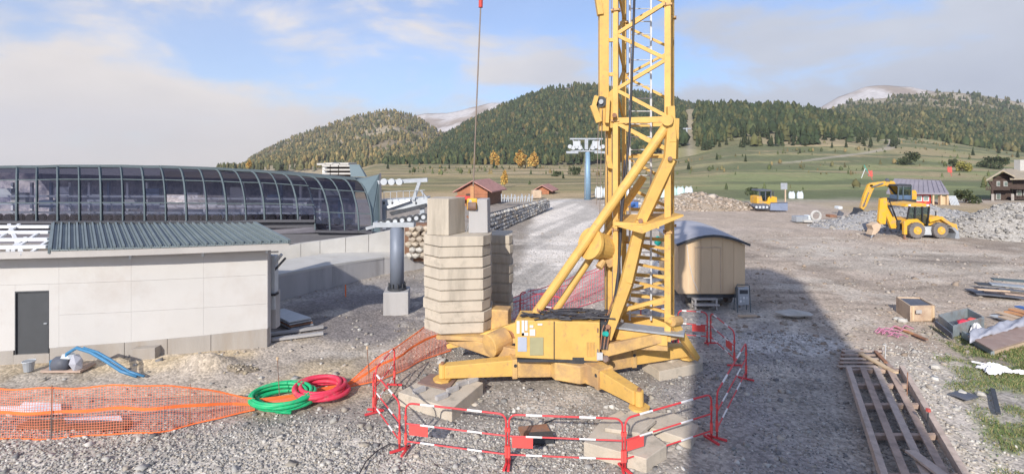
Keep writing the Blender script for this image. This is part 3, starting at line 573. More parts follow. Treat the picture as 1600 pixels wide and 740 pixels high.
# heaps
def heap_with_stones(lbl, *a, ns=900, sz=(.08, .3), pal=GR, **k):
    X, Y, Z, d = heap(*a, label=lbl, **k); ok = np.argwhere(d < .98); s = ok[rng.integers(0, len(ok), ns)]
    p = np.stack([X[s[:, 0], s[:, 1]], Y[s[:, 0], s[:, 1]], Z[s[:, 0], s[:, 1]]], -1) + rng.uniform(-.15, .15, (ns, 3)) * [1, 1, .1]
    stones('rubble', p, sz, pal, 'stones lying on the ' + lbl, 'stones')
BG = [(.32, .325, .34), (.38, .37, .365), (.26, .265, .285), (.40, .375, .34)]
heap_with_stones('long pale grey gravel heap behind the backhoe loader', 'gravel_heap', 37.5, 47.0, 10.0, 3.6, 2.1, [(.28, .285, .30), (.35, .34, .335)], cat='heap', seed=3, rot=-.12, ns=2200, pal=BG)
heap_with_stones('pale stony heap at the right edge below the chalet', 'gravel_heap', 42.0, 42.5, 6.4, 4.0, 2.6, [(.31, .295, .28), (.38, .36, .33)], cat='heap', seed=9, rot=-.3, ns=1800, pal=[(.36,.345,.32),(.42,.40,.37),(.30,.29,.28)])
heap_with_stones('brown rubble heap left of the bulldozer', 'rubble_heap', 24.0, 66, 7.8, 5, 1.9, [(.30, .24, .18), (.40, .34, .28)], cat='heap', seed=5, ns=1300, sz=(.15, .6), pal=[(.38, .31, .25), (.30, .25, .20), (.42, .37, .32)])
heap_with_stones('low grey heap in the distance behind the crane mast', 'rubble_heap', 16.5, 68, 4.6, 4, 1.1, [(.30, .27, .25), (.40, .36, .33)], cat='heap', seed=6, ns=500, sz=(.12, .5), pal=PALE)
heap_with_stones('dug earth bank beside the white building plinth', 'earth_bank', -8.7, 15.7, 1.2, .5, .28, [(.24, .20, .15), (.30, .25, .19)], cat='earth bank', seed=8, ns=120, sz=(.03, .11), pal=[(.35, .3, .22), (.42, .37, .3)])
# grass blades on the right patch
def grass():
    n = 90000; x = rng.uniform(9, 24, n); y = rng.uniform(10, 20.5, n)
    nn = fbm(x * .35 + 3, y * .35 + 8); n3 = fbm(x * 1.3, y * 1.3 + 50)
    g = sstep(2.7, 3.7, sline(x, y) + (nn - .5) * 2.8) * sstep(19.8, 17.6, y + (nn - .5) * 3) * sstep(.37, .50, n3 * .6 + nn * .4)
    k = (g > rng.random(n) * .9 + .08) & (x < y * 1.12); x, y = x[k], y[k]; n = len(x)
    h = rng.uniform(.03, .085, n); a = rng.uniform(0, 6.28, n); w = .014; dx, dy = np.cos(a) * w, np.sin(a) * w; lx, ly = rng.normal(0, .03, n), rng.normal(0, .03, n)
    z = -.02
    v = np.stack([np.stack([x - dx, y - dy, np.full(n, z)], -1), np.stack([x + dx, y + dy, np.full(n, z)], -1), np.stack([x + lx, y + ly, z + h], -1)], 1)
    c = np.array([(.15, .21, .07), (.11, .17, .06), (.24, .24, .10), (.30, .26, .13)])[rng.integers(0, 4, n)]
    o = np_mesh('grass', v.reshape(-1, 3), np.arange(n * 3).reshape(-1, 3), np.repeat(c, 3, 0), M['grass']); tag(o, 'patchy green grass around the discarded boards at right', 'grass', kind='stuff')
grass()

# ------------------------------------------------------------------ tower behind the camera that shades the right foreground
def shade_tower():
    t = thing('stair_tower', 'tall plain concrete stair tower behind the viewpoint', 'tower', (1.1, -3.2, 0))
    MB().box((1.1, -3.4, 9.2), (4.2, 3.4, 18.4)).build('wall', M['conc_grey'], t)
    MB().box((1.1, -3.4, 18.55), (4.5, 3.6, .3)).build('roof', M['dark_steel'], t)
    for z in (3, 6.5, 10, 13.5): MB().box((3.23, -3.4, z), (.06, 1.2, 1.4)).build('window', M['cabglass'], t)
shade_tower()

# ------------------------------------------------------------------ glass lift station (left)
def station():
    t = thing('lift_station', 'long curved dark glass chairlift station with a barrel front and teal end panel', 'lift station', P(300, 350, 31))
    ribs = [(-36, 263, -36, 344), (-4, 262.5, -4, 344.5), (28, 262, 27, 345), (59, 262, 58, 345), (91, 261, 91, 345), (124, 261, 125, 345), (156, 261, 159, 345), (189, 261, 193, 345), (221, 262, 227, 345), (251, 262, 260, 345), (281, 263, 292, 345), (310, 264, 324, 345), (338, 265, 355, 345), (365, 267, 385, 344), (393, 268, 414, 343), (419, 270, 440, 343), (442, 272, 466, 343)]
    ribs2 = [(465, 274, 493, 359), (486, 276, 516, 359.5), (511, 278, 539, 360), (535, 279.5, 561, 360), (555, 281, 582, 361)]
    allr = ribs + ribs2
    def Yb(u): return 30.0 + 2.2 * max(0, (u - 250) / 330) ** 1.3
    def pt(k, s, out=0.0, vbo=None):
        ut, vt, ub, vb = allr[k]; vb = vbo or vb; yb = Yb(ub); b = P(ub, vb, yb); a = P(ut, vt, yb + 2.4)
        h = 1 - math.cos(s * math.pi / 2); w = math.sin(s * math.pi / 2)
        # inverse pairing: steep low down, leaning over near the top
        q = Vector((lerp(b.x, a.x, h), lerp(b.y, a.y, h), lerp(b.z, a.z, w))); n = Vector((.15, -1, .35)).normalized(); return q + n * out
    SL = [0, .16, .32, .5, .62, .76, .88, 1.0]
    for k in range(len(allr)):
        r = MB(); w = .05 if k % 2 else .065
        pts = [pt(k, s, .03) for s in SL]
        for i in range(len(pts) - 1): r.beam(pts[i], pts[i + 1], w * 1.4, .12, up=(0, -1, .3))
        r.build('rib', M['rib'], t)
    for k in range(len(allr) - 1):
        for (s0, s1, m) in ((0.0, .22, 'glass'), (.22, .56, 'glass'), (.56, 1.0, 'glass_top')):
            mb = MB(); n = 3; vo = 343 if k == 16 else None
            for i in range(n):
                a = lerp(s0, s1, i / n); b = lerp(s0, s1, (i + 1) / n)
                e = .03 if (k == 12 and m == 'glass_top') else 0.0
                mb.quad(pt(k, a, e), pt(k + 1, a, e, vo), pt(k + 1, b, e, vo), pt(k, b, e))
            mb.build('glass_pane', M[m], t, smooth=True)
        for s in (.22, .56):
            MB().beam(pt(k, s, .03), pt(k + 1, s, .03, 343 if k == 16 else None), .05, .06).build('transom', M['rib'], t)
    # top gutter cap and bottom sill
    for k in range(len(allr) - 1):
        MB().beam(pt(k, 1, .05) + V(0, .1, .05), pt(k + 1, 1, .05) + V(0, .1, .05), .35, .16).build('roof_edge', M['rib'], t)
        a, b = pt(k, 0, .05), pt(k + 1, 0, .05, 343 if k == 16 else None)
        MB().beam(a - V(0, .03, .08), b - V(0, .03, .08), .2, .14).build('sill', M['fascia'], t)
    # roof behind the gutter
    mb = MB()
    for k in range(len(allr) - 1):
        a, b = pt(k, 1), pt(k + 1, 1); mb.quad(a, b, b + V(-.3, 6.0, -.15), a + V(-.3, 6.0, -.15))
    mb.build('roof', M['rib'], t)
    for u in range(0, 62, 8): MB().box(P(u, 260.5, 32.6), (.12, .2, .12)).build('roof_cleat', M['lightgrey'], t)
    # lower fascia and soffit
    f = [(-60, 349, 30.0), (250, 350, 30.0), (495, 350, 31.6)]
    for (a, b) in zip(f[:-1], f[1:]):
        MB().hexa([P(a[0], a[1] + 6, a[2]), P(b[0], b[1] + 6, b[2]), P(b[0], b[1] + 6, b[2]) + V(0, 1, 0), P(a[0], a[1] + 6, a[2]) + V(0, 1, 0)],
                  [P(a[0], a[1] - 3, a[2]), P(b[0], b[1] - 3, b[2]), P(b[0], b[1] - 3, b[2]) + V(0, 1, 0), P(a[0], a[1] - 3, a[2]) + V(0, 1, 0)]).build('fascia', M['fascia'], t)
    def slab(pts, Yd, name, m):   # polygon in elevation, extruded back
        poly = [P(*q) for q in pts]; MB().extrude(poly, (0, Yd, 0)).build(name, M[m], t)
    slab([(-60, 380, 30.2), (-60, 354, 30.2), (495, 355, 31.5), (496, 363, 31.5), (425, 366, 31.2), (420, 382, 31.0)], 1.5, 'lower_panel', 'soffit')
    slab([(418, 383, 31.1), (425, 365, 31.2), (497, 362, 31.5), (593, 364, 32.3), (592, 367, 32.3), (540, 371, 31.9), (470, 380, 31.4)], 2.0, 'base_beam', 'fascia')
    # end panel
    yb = Yb(582)
    e = [P(551, 276, yb + 2.6), P(590, 272.5, yb + 2.0), P(594, 363, yb + .3), P(588, 362, yb - .05)] 
    cur = [pt(len(allr) - 1, s, .05) for s in (0, .16, .32, .5, .68, .84, 1)]
    MB().extrude(cur + [P(592, 272.5, yb + 2.0), P(595, 364, yb + .2)], (.05, .12, 0)).build('end_panel', M['teal'], t)
    MB().beam(P(594, 272, yb + 2.0), P(596, 364, yb + .2), .12, .3).build('end_edge', M['fascia'], t)
    # interior: floor, back wall, conveyor tyres, columns, blue drive frames
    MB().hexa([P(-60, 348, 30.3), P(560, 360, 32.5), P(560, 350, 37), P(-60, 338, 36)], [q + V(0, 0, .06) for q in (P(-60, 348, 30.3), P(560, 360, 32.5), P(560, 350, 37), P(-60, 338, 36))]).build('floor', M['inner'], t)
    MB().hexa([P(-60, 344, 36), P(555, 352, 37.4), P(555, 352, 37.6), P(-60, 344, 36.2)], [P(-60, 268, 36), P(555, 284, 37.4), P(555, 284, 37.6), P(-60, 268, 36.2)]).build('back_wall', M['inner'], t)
    for i, u in enumerate(np.linspace(-20, 545, 34)):
        Y = Yb(u) + 1.0; c = P(u, 340 + (6 if u > 480 else 0), Y); MB().tube([c - V(0, .12, 0), c + V(0, .12, 0)], .24, 12).build('drive_tyre', M['black'], t)
    for i, u in enumerate(np.linspace(-10, 530, 19)):
        Y = Yb(u) + 3.2; MB().beam(P(u, 345, Y), P(u, 285, Y), .14).build('column', M['white'] if i % 3 else M['blue_in'], t)
    for (u0, u1, v) in ((-60, 220, 331), (200, 470, 332), (-60, 300, 306), (280, 545, 310), (-60, 250, 318), (250, 500, 322)):
        MB().beam(P(u0, v, Yb(u0) + 2.1), P(u1, v + 1, Yb(u1) + 2.1), .10, .12).build('guide_rail', M['galv'], t)
    for i, u in enumerate((10, 32, 75, 100, 150, 205, 240, 300, 330, 372, 430, 470, 520)):
        Y = Yb(u) + 2.6; MB().box(P(u, 300 + (i % 3) * 9, Y), (.9, .3, .45 + .2 * (i % 2))).build('drive_housing', M[('lightgrey', 'conc_pale', 'blue_in', 'white')[i % 4]], t)
    # roof plant, right
    MB().hexa([P(548, 276, 35), P(571, 276, 35), P(574, 276, 37), P(548, 276, 37)], [P(546, 257, 35.6), P(561, 257, 35.6), P(563, 258, 37), P(546, 258, 37)]).build('roof_cowl', M['teal'], t)
    return t
station()

# balconied apartment block peeking above the station roof
def far_block():
    t = thing('apartment_block', 'small white balconied block peeking above the glass station roof', 'building', P(527, 275, 95))
    MB().hexa([P(506, 285, 95), P(549, 285, 95), P(549, 285, 100), P(506, 285, 100)], [P(506, 257, 95), P(549, 257, 95), P(549, 257, 100), P(506, 257, 100)]).build('wall', M['darkwood'], t)
    for v in (259, 265, 271):
        for (a, b) in ((505, 517), (518.5, 530), (531.5, 550)): MB().box((P(a, v, 94).lerp(P(b, v, 94), .5)), ((b - a) / F * 94, 1.2, .32)).build('balcony', M['conc_pale'], t)
    MB().box(P(508, 267, 94.6), (.8, .6, 2.4)).build('pier', M['white'], t)
    for i, (a, b) in enumerate(((503, 516), (515, 528), (527, 538), (537, 551))): MB().box(P((a + b) / 2, 256.2 - (i % 2) * .7, 96), ((b - a) / F * 96, 5, .35)).build('roof', M['conc_pale'], t)
far_block()

# ------------------------------------------------------------------ white building in front of the station
def white_building():
    t = thing('white_building', 'low white panelled building with blue grey ribbed roof and a dark door', 'building', G(200, 560))
    ZE = 3.42
    def wall_pt(u, z, off=0.0):     # along the gently bowed front wall
        k = (u + 60) / 478.0; A = G(-60, 569); B = G(418, 540); c = A.lerp(B, k); c.y += -.35 * math.sin(math.pi * k) * .6
        x = (u - CU) / F * c.y; return V(x, c.y - off, z)
    us = [-60, 92, 205, 318, 418]
    ZP = [.34, .42, .46, .52, .60]
    # plinth pieces
    pu = [-60, 22, 78, 195, 262, 330, 418]
    for a, b in zip(pu[:-1], pu[1:]):
        if a == 22: continue
        z1a = np.interp(a, us, ZP); z1b = np.interp(b, us, ZP); g = .35
        MB().hexa([wall_pt(a + g, -.3, .02), wall_pt(b - g, -.3, .02), wall_pt(b - g, -.3, -.2), wall_pt(a + g, -.3, -.2)], [wall_pt(a + g, z1a, .02), wall_pt(b - g, z1b, .02), wall_pt(b - g, z1b, -.2), wall_pt(a + g, z1a, -.2)]).build('plinth', M['plinth'], t, bevel=.008)
    MB().hexa([wall_pt(214, -.3, .3), wall_pt(252, -.3, .3), wall_pt(252, -.3, .02), wall_pt(214, -.3, .02)], [wall_pt(214, .32, .3), wall_pt(252, .32, .3), wall_pt(252, .32, .02), wall_pt(214, .32, .02)]).build('footing_block', M['plinth'], t, bevel=.01)
    MB().hexa([wall_pt(22, -.3, .03), wall_pt(78, -.3, .03), wall_pt(78, -.3, -.2), wall_pt(22, -.3, -.2)], [wall_pt(22, .24, .03), wall_pt(78, .24, .03), wall_pt(78, .24, -.2), wall_pt(22, .24, -.2)]).build('door_step', M['plinth'], t, bevel=.01)
    # panels
    zr = [None, 1.45, 2.45, ZE + .06]
    def panel(a, b, z0a, z0b, z1, nm='wall_panel', m='wallpanel'):
        g = .10; n = max(1, int((b - a) / 40)); mb = MB()
        for i in range(n):
            u0 = lerp(a + g, b - g, i / n); u1 = lerp(a + g, b - g, (i + 1) / n); q0 = lerp(z0a, z0b, i / n) + .003; q1 = lerp(z0a, z0b, (i + 1) / n) + .003
            mb.hexa([wall_pt(u0, q0), wall_pt(u1, q1), wall_pt(u1, q1, -.12), wall_pt(u0, q0, -.12)], [wall_pt(u0, z1 - .003), wall_pt(u1, z1 - .003), wall_pt(u1, z1 - .003, -.12), wall_pt(u0, z1 - .003, -.12)])
        mb.build(nm, M[m], t)
    panel(-60, 23.5, .34, .38, 2.45); panel(76.5, 92, .4, .42, 2.45); panel(23.5, 76.5, 2.24, 2.24, 2.45); panel(-60, 92, 2.45, 2.45, ZE + .06)
    for i in range(1, 4):
        a, b = us[i], us[i + 1]; z0 = (ZP[i], ZP[i + 1])
        panel(a, b, z0[0], z0[1], 1.45); panel(a, b, 1.45, 1.45, 2.45); panel(a, b, 2.45, 2.45, ZE + .06)
    mb = MB(); mb.hexa([wall_pt(-60, 0, -.09), wall_pt(417, 0, -.09), wall_pt(417, 0, -.3), wall_pt(-60, 0, -.3)], [wall_pt(-60, ZE, -.09), wall_pt(417, ZE, -.09), wall_pt(417, ZE, -.3), wall_pt(-60, ZE, -.3)]); mb.build('backing_wall', M['conc_grey'], t)
    # side wall receding along the sight line
    e0 = wall_pt(418, 0); MB().hexa([V(e0.x, e0.y, -.2), V(e0.x * 1.27 - .1, e0.y * 1.27, -.2), V(e0.x * 1.27 - .3, e0.y * 1.27, -.2), V(e0.x - .2, e0.y, -.2)], [V(e0.x, e0.y, ZE), V(e0.x * 1.27 - .1, e0.y * 1.27, ZE), V(e0.x * 1.27 - .3, e0.y * 1.27, ZE), V(e0.x - .2, e0.y, ZE)]).build('side_wall', M['wallpanel'], t)
    # door
    d = MB(); d.hexa([wall_pt(24.5, .25, -.04), wall_pt(75.5, .25, -.04), wall_pt(75.5, .25, -.1), wall_pt(24.5, .25, -.1)], [wall_pt(24.5, 2.22, -.04), wall_pt(75.5, 2.22, -.04), wall_pt(75.5, 2.22, -.1), wall_pt(24.5, 2.22, -.1)]); door = d.build('door', M['anth'], t)
    for (a, b, z0, z1) in ((23.5, 25, .25, 2.24), (75, 76.5, .25, 2.24), (25, 75, 2.20, 2.24)):
        MB().hexa([wall_pt(a, z0, .01), wall_pt(b, z0, .01), wall_pt(b, z0, -.1), wall_pt(a, z0, -.1)], [wall_pt(a, z1, .01), wall_pt(b, z1, .01), wall_pt(b, z1, -.1), wall_pt(a, z1, -.1)]).build('door_frame', M['dark_steel'], t)
    MB().box(wall_pt(71.5, 1.2, .0), (.1, .05, .03)).build('door_handle', M['galv'], door)
    # eave box
    def ev(u, z, dy=0.0):
        q = wall_pt(u, z); Y = q.y - .62 + dy; return V((u - CU) / F * Y, Y, z)
    eu = [-60, 40, 140, 240, 340, 452]
    for a, b in zip(eu[:-1], eu[1:]):
        MB().hexa([ev(a, ZE - .02), ev(b, ZE - .02), ev(b, ZE - .02, .06), ev(a, ZE - .02, .06)], [ev(a, ZE + .19), ev(b, ZE + .19), ev(b, ZE + .19, .06), ev(a, ZE + .19, .06)]).build('fascia_board', M['trim'], t)
        MB().hexa([ev(a, ZE - .01, .062), ev(b, ZE - .01, .062), ev(b, ZE - .01, .75), ev(a, ZE - .01, .75)], [ev(a, ZE + .03, .062), ev(b, ZE + .03, .062), ev(b, ZE + .03, .75), ev(a, ZE + .03, .75)]).build('soffit', M['wallpanel'], t)
    for a, b in ((-60, 92), (92, 205), (205, 318), (318, 435)): MB().beam(ev(a, ZE - .14, .3), ev(b, ZE - .14, .3), .05).build('gutter_pipe', M['trim'], t)
    for u in (205, 318, 418): MB().box(ev(u, ZE - .1, .3), (.08, .1, .16)).build('bracket', M['lightgrey'], t)
    # roof sheets with standing seams
    ZR = 3.98; NB = 26
    def rt(k): u = lerp(84, 397, k); return P(u, 350.5, (CAM_Z - ZR) * F / (350.5 - HV))
    def rb(k): return ev(lerp(79, 452, k), ZE + .2, -.03)
    for i in range(NB):
        a, b = i / NB, (i + 1) / NB; e = .0012
        p0, p1, q1, q0 = rb(a + e), rb(b - e), rt(b - e), rt(a + e)
        o = MB().hexa([p0, p1, q1, q0], [v + V(0, 0, .03) for v in (p0, p1, q1, q0)]).build('roof_sheet', M['roofblue'], t)
        MB().beam(rb(a) + V(0, 0, .06), rt(a) + V(0, 0, .06), .05, .09).build('seam', M['roofblue'], o)
        for fr in (.33, .66): MB().beam(rb(lerp(a, b, fr)) + V(0, 0, .04), rt(lerp(a, b, fr)) + V(0, 0, .04), .03, .03).build('rib', M['roofblue'], o)
    MB().beam(rt(0) + V(0, 0, .06), rt(1) + V(0, 0, .06), .12, .1).build('ridge_cap', M['dark_steel'], t)
    MB().beam(rb(1) + V(0, 0, .05), rt(1) + V(0, 0, .05), .1, .12).build('verge', M['roofblue'], t)
    # bare rafters left of the sheeted part
    Yr = (CAM_Z - ZR) * F / (350.5 - HV)
    for k, fr in enumerate((.12, .38, .66, .9)):
        a = ev(-60, ZE + .22).lerp(P(-70, 350.5, Yr), fr); b = ev(79, ZE + .22).lerp(rt(0), fr) - V(.12, 0, 0); MB().beam(a, b, .14, .10).build('purlin', M['white'], t)
    for (x0, x1, f0, f1) in ((-40, 30, 0, 1), (34, 14, 0, 1), (20, 62, .1, .7), (50, 80, .05, .45), (12, 40, .1, .5)):
        a = ev(x0, ZE + .12).lerp(P(x0, 350.5, Yr), f0); b = ev(x1, ZE + .12).lerp(P(x1, 350.5, Yr), f1); MB().beam(a, b, .09, .07).build('bracing', M['white'], t)
    MB().beam(rb(0) + V(-.05, 0, .0), rt(0) + V(-.05, 0, 0), .06, .16).build('verge', M['roofblue'], t)
    # corner post and strut outside the right end
    MB().box(P(426, 440, 18.2) * 1 , (.28, .28, 1.9)).build('corner_post', M['lightgrey'], t)
    MB().beam(P(440, 397, 18.0), P(419, 425, 18.2), .08).build('strut', M['lightgrey'], t); MB().beam(P(446, 403, 18.0), P(420, 432, 18.2), .06).build('strut', M['dark_steel'], t)
    MB().box(P(427, 482, 18.3), (.34, .34, 1.3)).build('post_base', M['conc_grey'], t)
    MB().box(P(426, 459, 18.1), (.31, .3, .06)).build('post_band', M['black'], t)
white_building()

# ------------------------------------------------------------------ terrace walls behind
def terrace():
    t = thing('retaining_wall', 'pale stepped concrete retaining wall below the glass station', 'wall', G(520, 450))
    lo = [G(428, 470), G(520, 447), G(600, 428), G(700, 412)]; zt = [1.05, 1.0, .85, .6]
    for i in range(3):
        a, b = lo[i], lo[i + 1]; e = (b - a) * .003
        MB().hexa([a + e - V(0, 0, .2), b - e - V(0, 0, .2), b - e + V(0, .3, -.2), a + e + V(0, .3, -.2)], [a + e + V(0, 0, zt[i]), b - e + V(0, 0, zt[i + 1]), b - e + V(0, .3, zt[i + 1]), a + e + V(0, .3, zt[i])]).build('lower_wall', M['conc_grey'], t, bevel=.01)
        MB().hexa([a + V(-.05, -.06, zt[i]), b + V(0, -.06, zt[i + 1]), b + V(-1, 3.5, zt[i + 1]), a + V(-1, 3.5, zt[i])], [a + V(-.05, -.06, zt[i] + .12), b + V(0, -.06, zt[i + 1] + .12), b + V(-1, 3.5, zt[i + 1] + .12), a + V(-1, 3.5, zt[i] + .12)]).build('ledge', M['conc_pale'], t, bevel=.01)
    cu = [405, 470, 500, 540, 576, 612, 636]
    for a, b in zip(cu[:-1], cu[1:]):
        Ya, Yb_ = np.interp([a, b], [405, 636], [27.2, 30.3]); va, vb = np.interp([a, b], [405, 470, 580, 636], [392, 380, 366, 354])
        A0, B0 = P(a + .3, 425, Ya), P(b - .3, 420, Yb_); A1, B1 = P(a + .3, va, Ya), P(b - .3, vb, Yb_)
        MB().hexa([A0, B0, B0 + V(0, .35, 0), A0 + V(0, .35, 0)], [A1, B1, B1 + V(0, .35, 0), A1 + V(0, .35, 0)]).build('wall_bay', M['conc_pale'], t, bevel=.01)
terrace()

def boulder(seed, c, s, name, m, parent):
    r = random.Random(seed); vs = []; phi = 1.618
    ico = [(-1, phi, 0), (1, phi, 0), (-1, -phi, 0), (1, -phi, 0), (0, -1, phi), (0, 1, phi), (0, -1, -phi), (0, 1, -phi), (phi, 0, -1), (phi, 0, 1), (-phi, 0, -1), (-phi, 0, 1)]
    fs = [(0, 11, 5), (0, 5, 1), (0, 1, 7), (0, 7, 10), (0, 10, 11), (1, 5, 9), (5, 11, 4), (11, 10, 2), (10, 7, 6), (7, 1, 8), (3, 9, 4), (3, 4, 2), (3, 2, 6), (3, 6, 8), (3, 8, 9), (4, 9, 5), (2, 4, 11), (6, 2, 10), (8, 6, 7), (9, 8, 1)]
    vs = [(c[0] + q[0] / 1.9 * s[0] * r.uniform(.75, 1.1), c[1] + q[1] / 1.9 * s[1] * r.uniform(.75, 1.1), c[2] + q[2] / 1.9 * s[2] * r.uniform(.75, 1.1)) for q in ico]
    return MB().add(vs, fs).build(name, m, parent)
ST = [mat('boulder_' + n, c, .9, var=.2, vs=2.5, bump=.4, bs=8) for n, c in (('warm', (.42, .36, .29)), ('grey', (.34, .33, .32)), ('tan', (.48, .41, .32)), ('pale', (.50, .48, .44)))]
def stone_walls():
    t = thing('stone_wall', 'dry stone wall of grey boulders climbing beside the gravel ramp', 'wall', G(800, 370))
    k = 0
    A0, B0, A1, B1 = P(750, 374, 41.6), P(855, 324, 62.8), P(750, 338, 41.6), P(855, 311, 62.8)
    wn = V(B0.y - A0.y, A0.x - B0.x, 0).normalized()
    for col in range(46):
        f = col / 45
        for r_ in range(5):
            ff = f + random.uniform(-.006, .006) + (r_ % 2) * .01; h_ = (r_ + .5) / 5; c = A0.lerp(B0, ff).lerp(A1.lerp(B1, ff), h_ + random.uniform(-.02, .02)) + wn * (.22 - .05 * r_); s = (A1.z - A0.z) / 5 * .62
            boulder(k, c, (s * random.uniform(.9, 1.35), s * random.uniform(1.0, 1.4), s * random.uniform(.8, 1.05)), 'stone', ST[random.choice((1, 1, 3, 1, 0))], t); k += 1
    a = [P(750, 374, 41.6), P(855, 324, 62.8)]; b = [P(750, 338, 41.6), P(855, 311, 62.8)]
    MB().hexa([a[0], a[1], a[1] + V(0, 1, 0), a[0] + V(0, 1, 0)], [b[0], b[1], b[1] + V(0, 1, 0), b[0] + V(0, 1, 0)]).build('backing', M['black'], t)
    t = thing('stone_wall', 'stack of warm coloured boulders between the pylon and the ballast blocks', 'wall', G(650, 410))
    for r_ in range(6):
        for c_ in range(3):
            v = lerp(403, 352, (r_ + .5) / 6); u = 640 + c_ * 11 + random.uniform(-2, 2) + (r_ % 2) * 4; boulder(900 + k, P(u, v, 29.0 + random.uniform(0, .3)), (random.uniform(.24, .32), .3, random.uniform(.19, .24)), 'stone', ST[random.choice((0, 2, 0, 3))], t); k += 1
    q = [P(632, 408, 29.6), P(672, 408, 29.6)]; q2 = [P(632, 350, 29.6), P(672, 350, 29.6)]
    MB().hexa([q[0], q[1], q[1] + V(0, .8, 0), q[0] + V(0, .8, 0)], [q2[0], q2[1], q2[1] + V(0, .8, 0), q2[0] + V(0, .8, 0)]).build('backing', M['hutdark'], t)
stone_walls()

# ------------------------------------------------------------------ pylon next to the station and lift head frame
def pylon():
    t = thing('lift_pylon', 'grey steel pylon on a square concrete footing beside the station end', 'pylon', G(617, 497))
    c = G(617, 490); c.y += .4
    MB().box((c.x, c.y, .42), (1.02, 1.02, .98), rz=.12).build('footing', M['conc_grey'], t, bevel=.03)
    MB().tube([(c.x, c.y, .91), (c.x, c.y, 1.02)], .40, 16).build('flange', M['dark_steel'], t)
    for k in range(10):
        a = k * .628; MB().tube([(c.x + .34 * math.cos(a), c.y + .34 * math.sin(a), .9), (c.x + .34 * math.cos(a), c.y + .34 * math.sin(a), 1.2)], .03, 6).build('bolt', M['dark_steel'], t)
    MB().tube([(c.x, c.y, 1.0), (c.x, c.y, 3.55)], .29, 20).build('post', M['pillar'], t, smooth=True)
    MB().box((c.x - .1, c.y, 3.66), (1.7, .5, .2)).build('cross_beam', M['galv'], t)
    for k in range(7):
        u = 596 + k * 11; p = P(u, 349 - k * 1.7, c.y - .1); MB().tube([p - V(0, .07, 0), p + V(0, .07, 0)], .17, 14).build('sheave', M['dark_steel'], t)
        MB().tube([p - V(0, .09, 0), p + V(0, .09, 0)], .09, 10).build('sheave_hub', M['lightgrey'], t)
    MB().beam(P(572, 357, c.y), P(664, 334, c.y), .09, .12).build('sheave_beam', M['galv'], t)
    MB().beam(P(560, 362, c.y + .3), P(602, 349, c.y + .3), .3, .08).build('catwalk', M['dark_steel'], t)
    # head frame
    t = thing('lift_head_frame', 'pale galvanised lift frame with a round-ended overhead beam behind the station end', 'lift frame', P(630, 345, 34))
    Y = 34
    MB().beam(P(590, 285, Y), P(668, 281, Y), .24, .26).build('overhead_beam', M['galv'], t)
    for u in (600, 612, 624): p = P(u, 284, Y - .2); MB().tube([p - V(0, .1, 0), p + V(0, .1, 0)], .22, 12).build('motor', M['lightgrey'], t)
    MB().beam(P(656, 283, Y), P(646, 312, Y), .30, .2).build('leg', M['galv'], t); MB().beam(P(657, 297, Y), P(668, 311, Y), .1).build('brace', M['galv'], t)
    MB().extrude([P(592, 313, Y), P(668, 308, Y), P(668, 322, Y), P(592, 330, Y)], (0, 1.2, 0)).build('machine_cover', M['lightgrey'], t)
    MB().extrude([P(604, 322, Y - .3), P(640, 311, Y - .3), P(641, 314, Y - .3), P(606, 326, Y - .3)], (0, .5, 0)).build('hood', M['white'], t)
    MB().extrude([P(608, 332, Y - .3), P(665, 318, Y - .3), P(665, 324, Y - .3), P(612, 337, Y - .3)], (0, .5, 0)).build('catwalk', M['dark_steel'], t)
    for k in range(7): MB().beam(P(600 + k * 10, 312 - k * .6, Y - .2), P(600 + k * 10, 299 - k * .4, Y - .2), .03).build('railing_post', M['galv'], t)
    MB().beam(P(592, 300, Y - .2), P(664, 297, Y - .2), .03).build('handrail', M['galv'], t)
    MB().beam(P(600, 360, Y), P(600, 325, Y), .3).build('leg', M['galv'], t); MB().beam(P(660, 356, Y), P(660, 320, Y), .3).build('leg', M['galv'], t)
    for u in (600, 613, 625, 650): MB().box(P(u, 317, Y - .02), (.10, .05, .16)).build('vent', M['dark_steel'], t)
pylon()

# lift tower with crosshead
def lift_tower():
    t = thing('lift_tower', 'blue grey chairlift tower with wide metal crosshead left of the crane', 'lift tower', P(918, 312, 78))
    Y = 78
    MB().tube([P(918, 314, Y), P(918, 236, Y)], .52, 16, r1=.38).build('post', M['tower_blue'], t, smooth=True)
    MB().box(P(916, 217, Y), (5.0, .5, .22)).build('cross_arm', M['galv'], t)
    MB().box(P(915, 236, Y), (4.6, .8, .2)).build('cross_arm', M['galv'], t)
    for s in (-1, 1):
        for k in range(4):
            p = P(916 + s * (10 + k * 5.2), 231 - (k % 2) * 2, Y - .5); MB().tube([p - V(0, .15, 0), p + V(0, .15, 0)], .32, 10).build('sheave', M['lightgrey'], t)
        MB().beam(P(916 + s * 22, 217, Y), P(916 + s * 12, 236, Y), .16).build('brace', M['galv'], t); MB().beam(P(916 + s * 4, 236, Y), P(916 + s * 13, 217, Y), .14).build('brace', M['galv'], t)
        MB().box(P(916 + s * 15, 225, Y - .4), (1.1, .3, .9)).build('catwalk', M['lightgrey'], t)
        MB().box(P(916 + s * 22, 238, Y - .3), (1.8, .5, .35)).build('catwalk', M['galv'], t)
    MB().box(P(916, 226, Y), (.5, .5, 1.5)).build('head', M['galv'], t)
    MB().tube([P(914.5, 310, Y - .5), P(914.5, 240, Y - .5)], .05, 4).build('ladder', M['galv'], t)
    t = thing('lift_tower', 'tiny distant chairlift tower standing in the cleared strip through the forest', 'lift tower', P(1073, 226, 400))
    MB().tube([P(1073, 228, 395), P(1073, 200, 395)], .7, 8).build('post', M['galv'], t); MB().box(P(1073, 201, 395), (6.5, 1, .9)).build('cross_arm', M['galv'], t)
lift_tower()

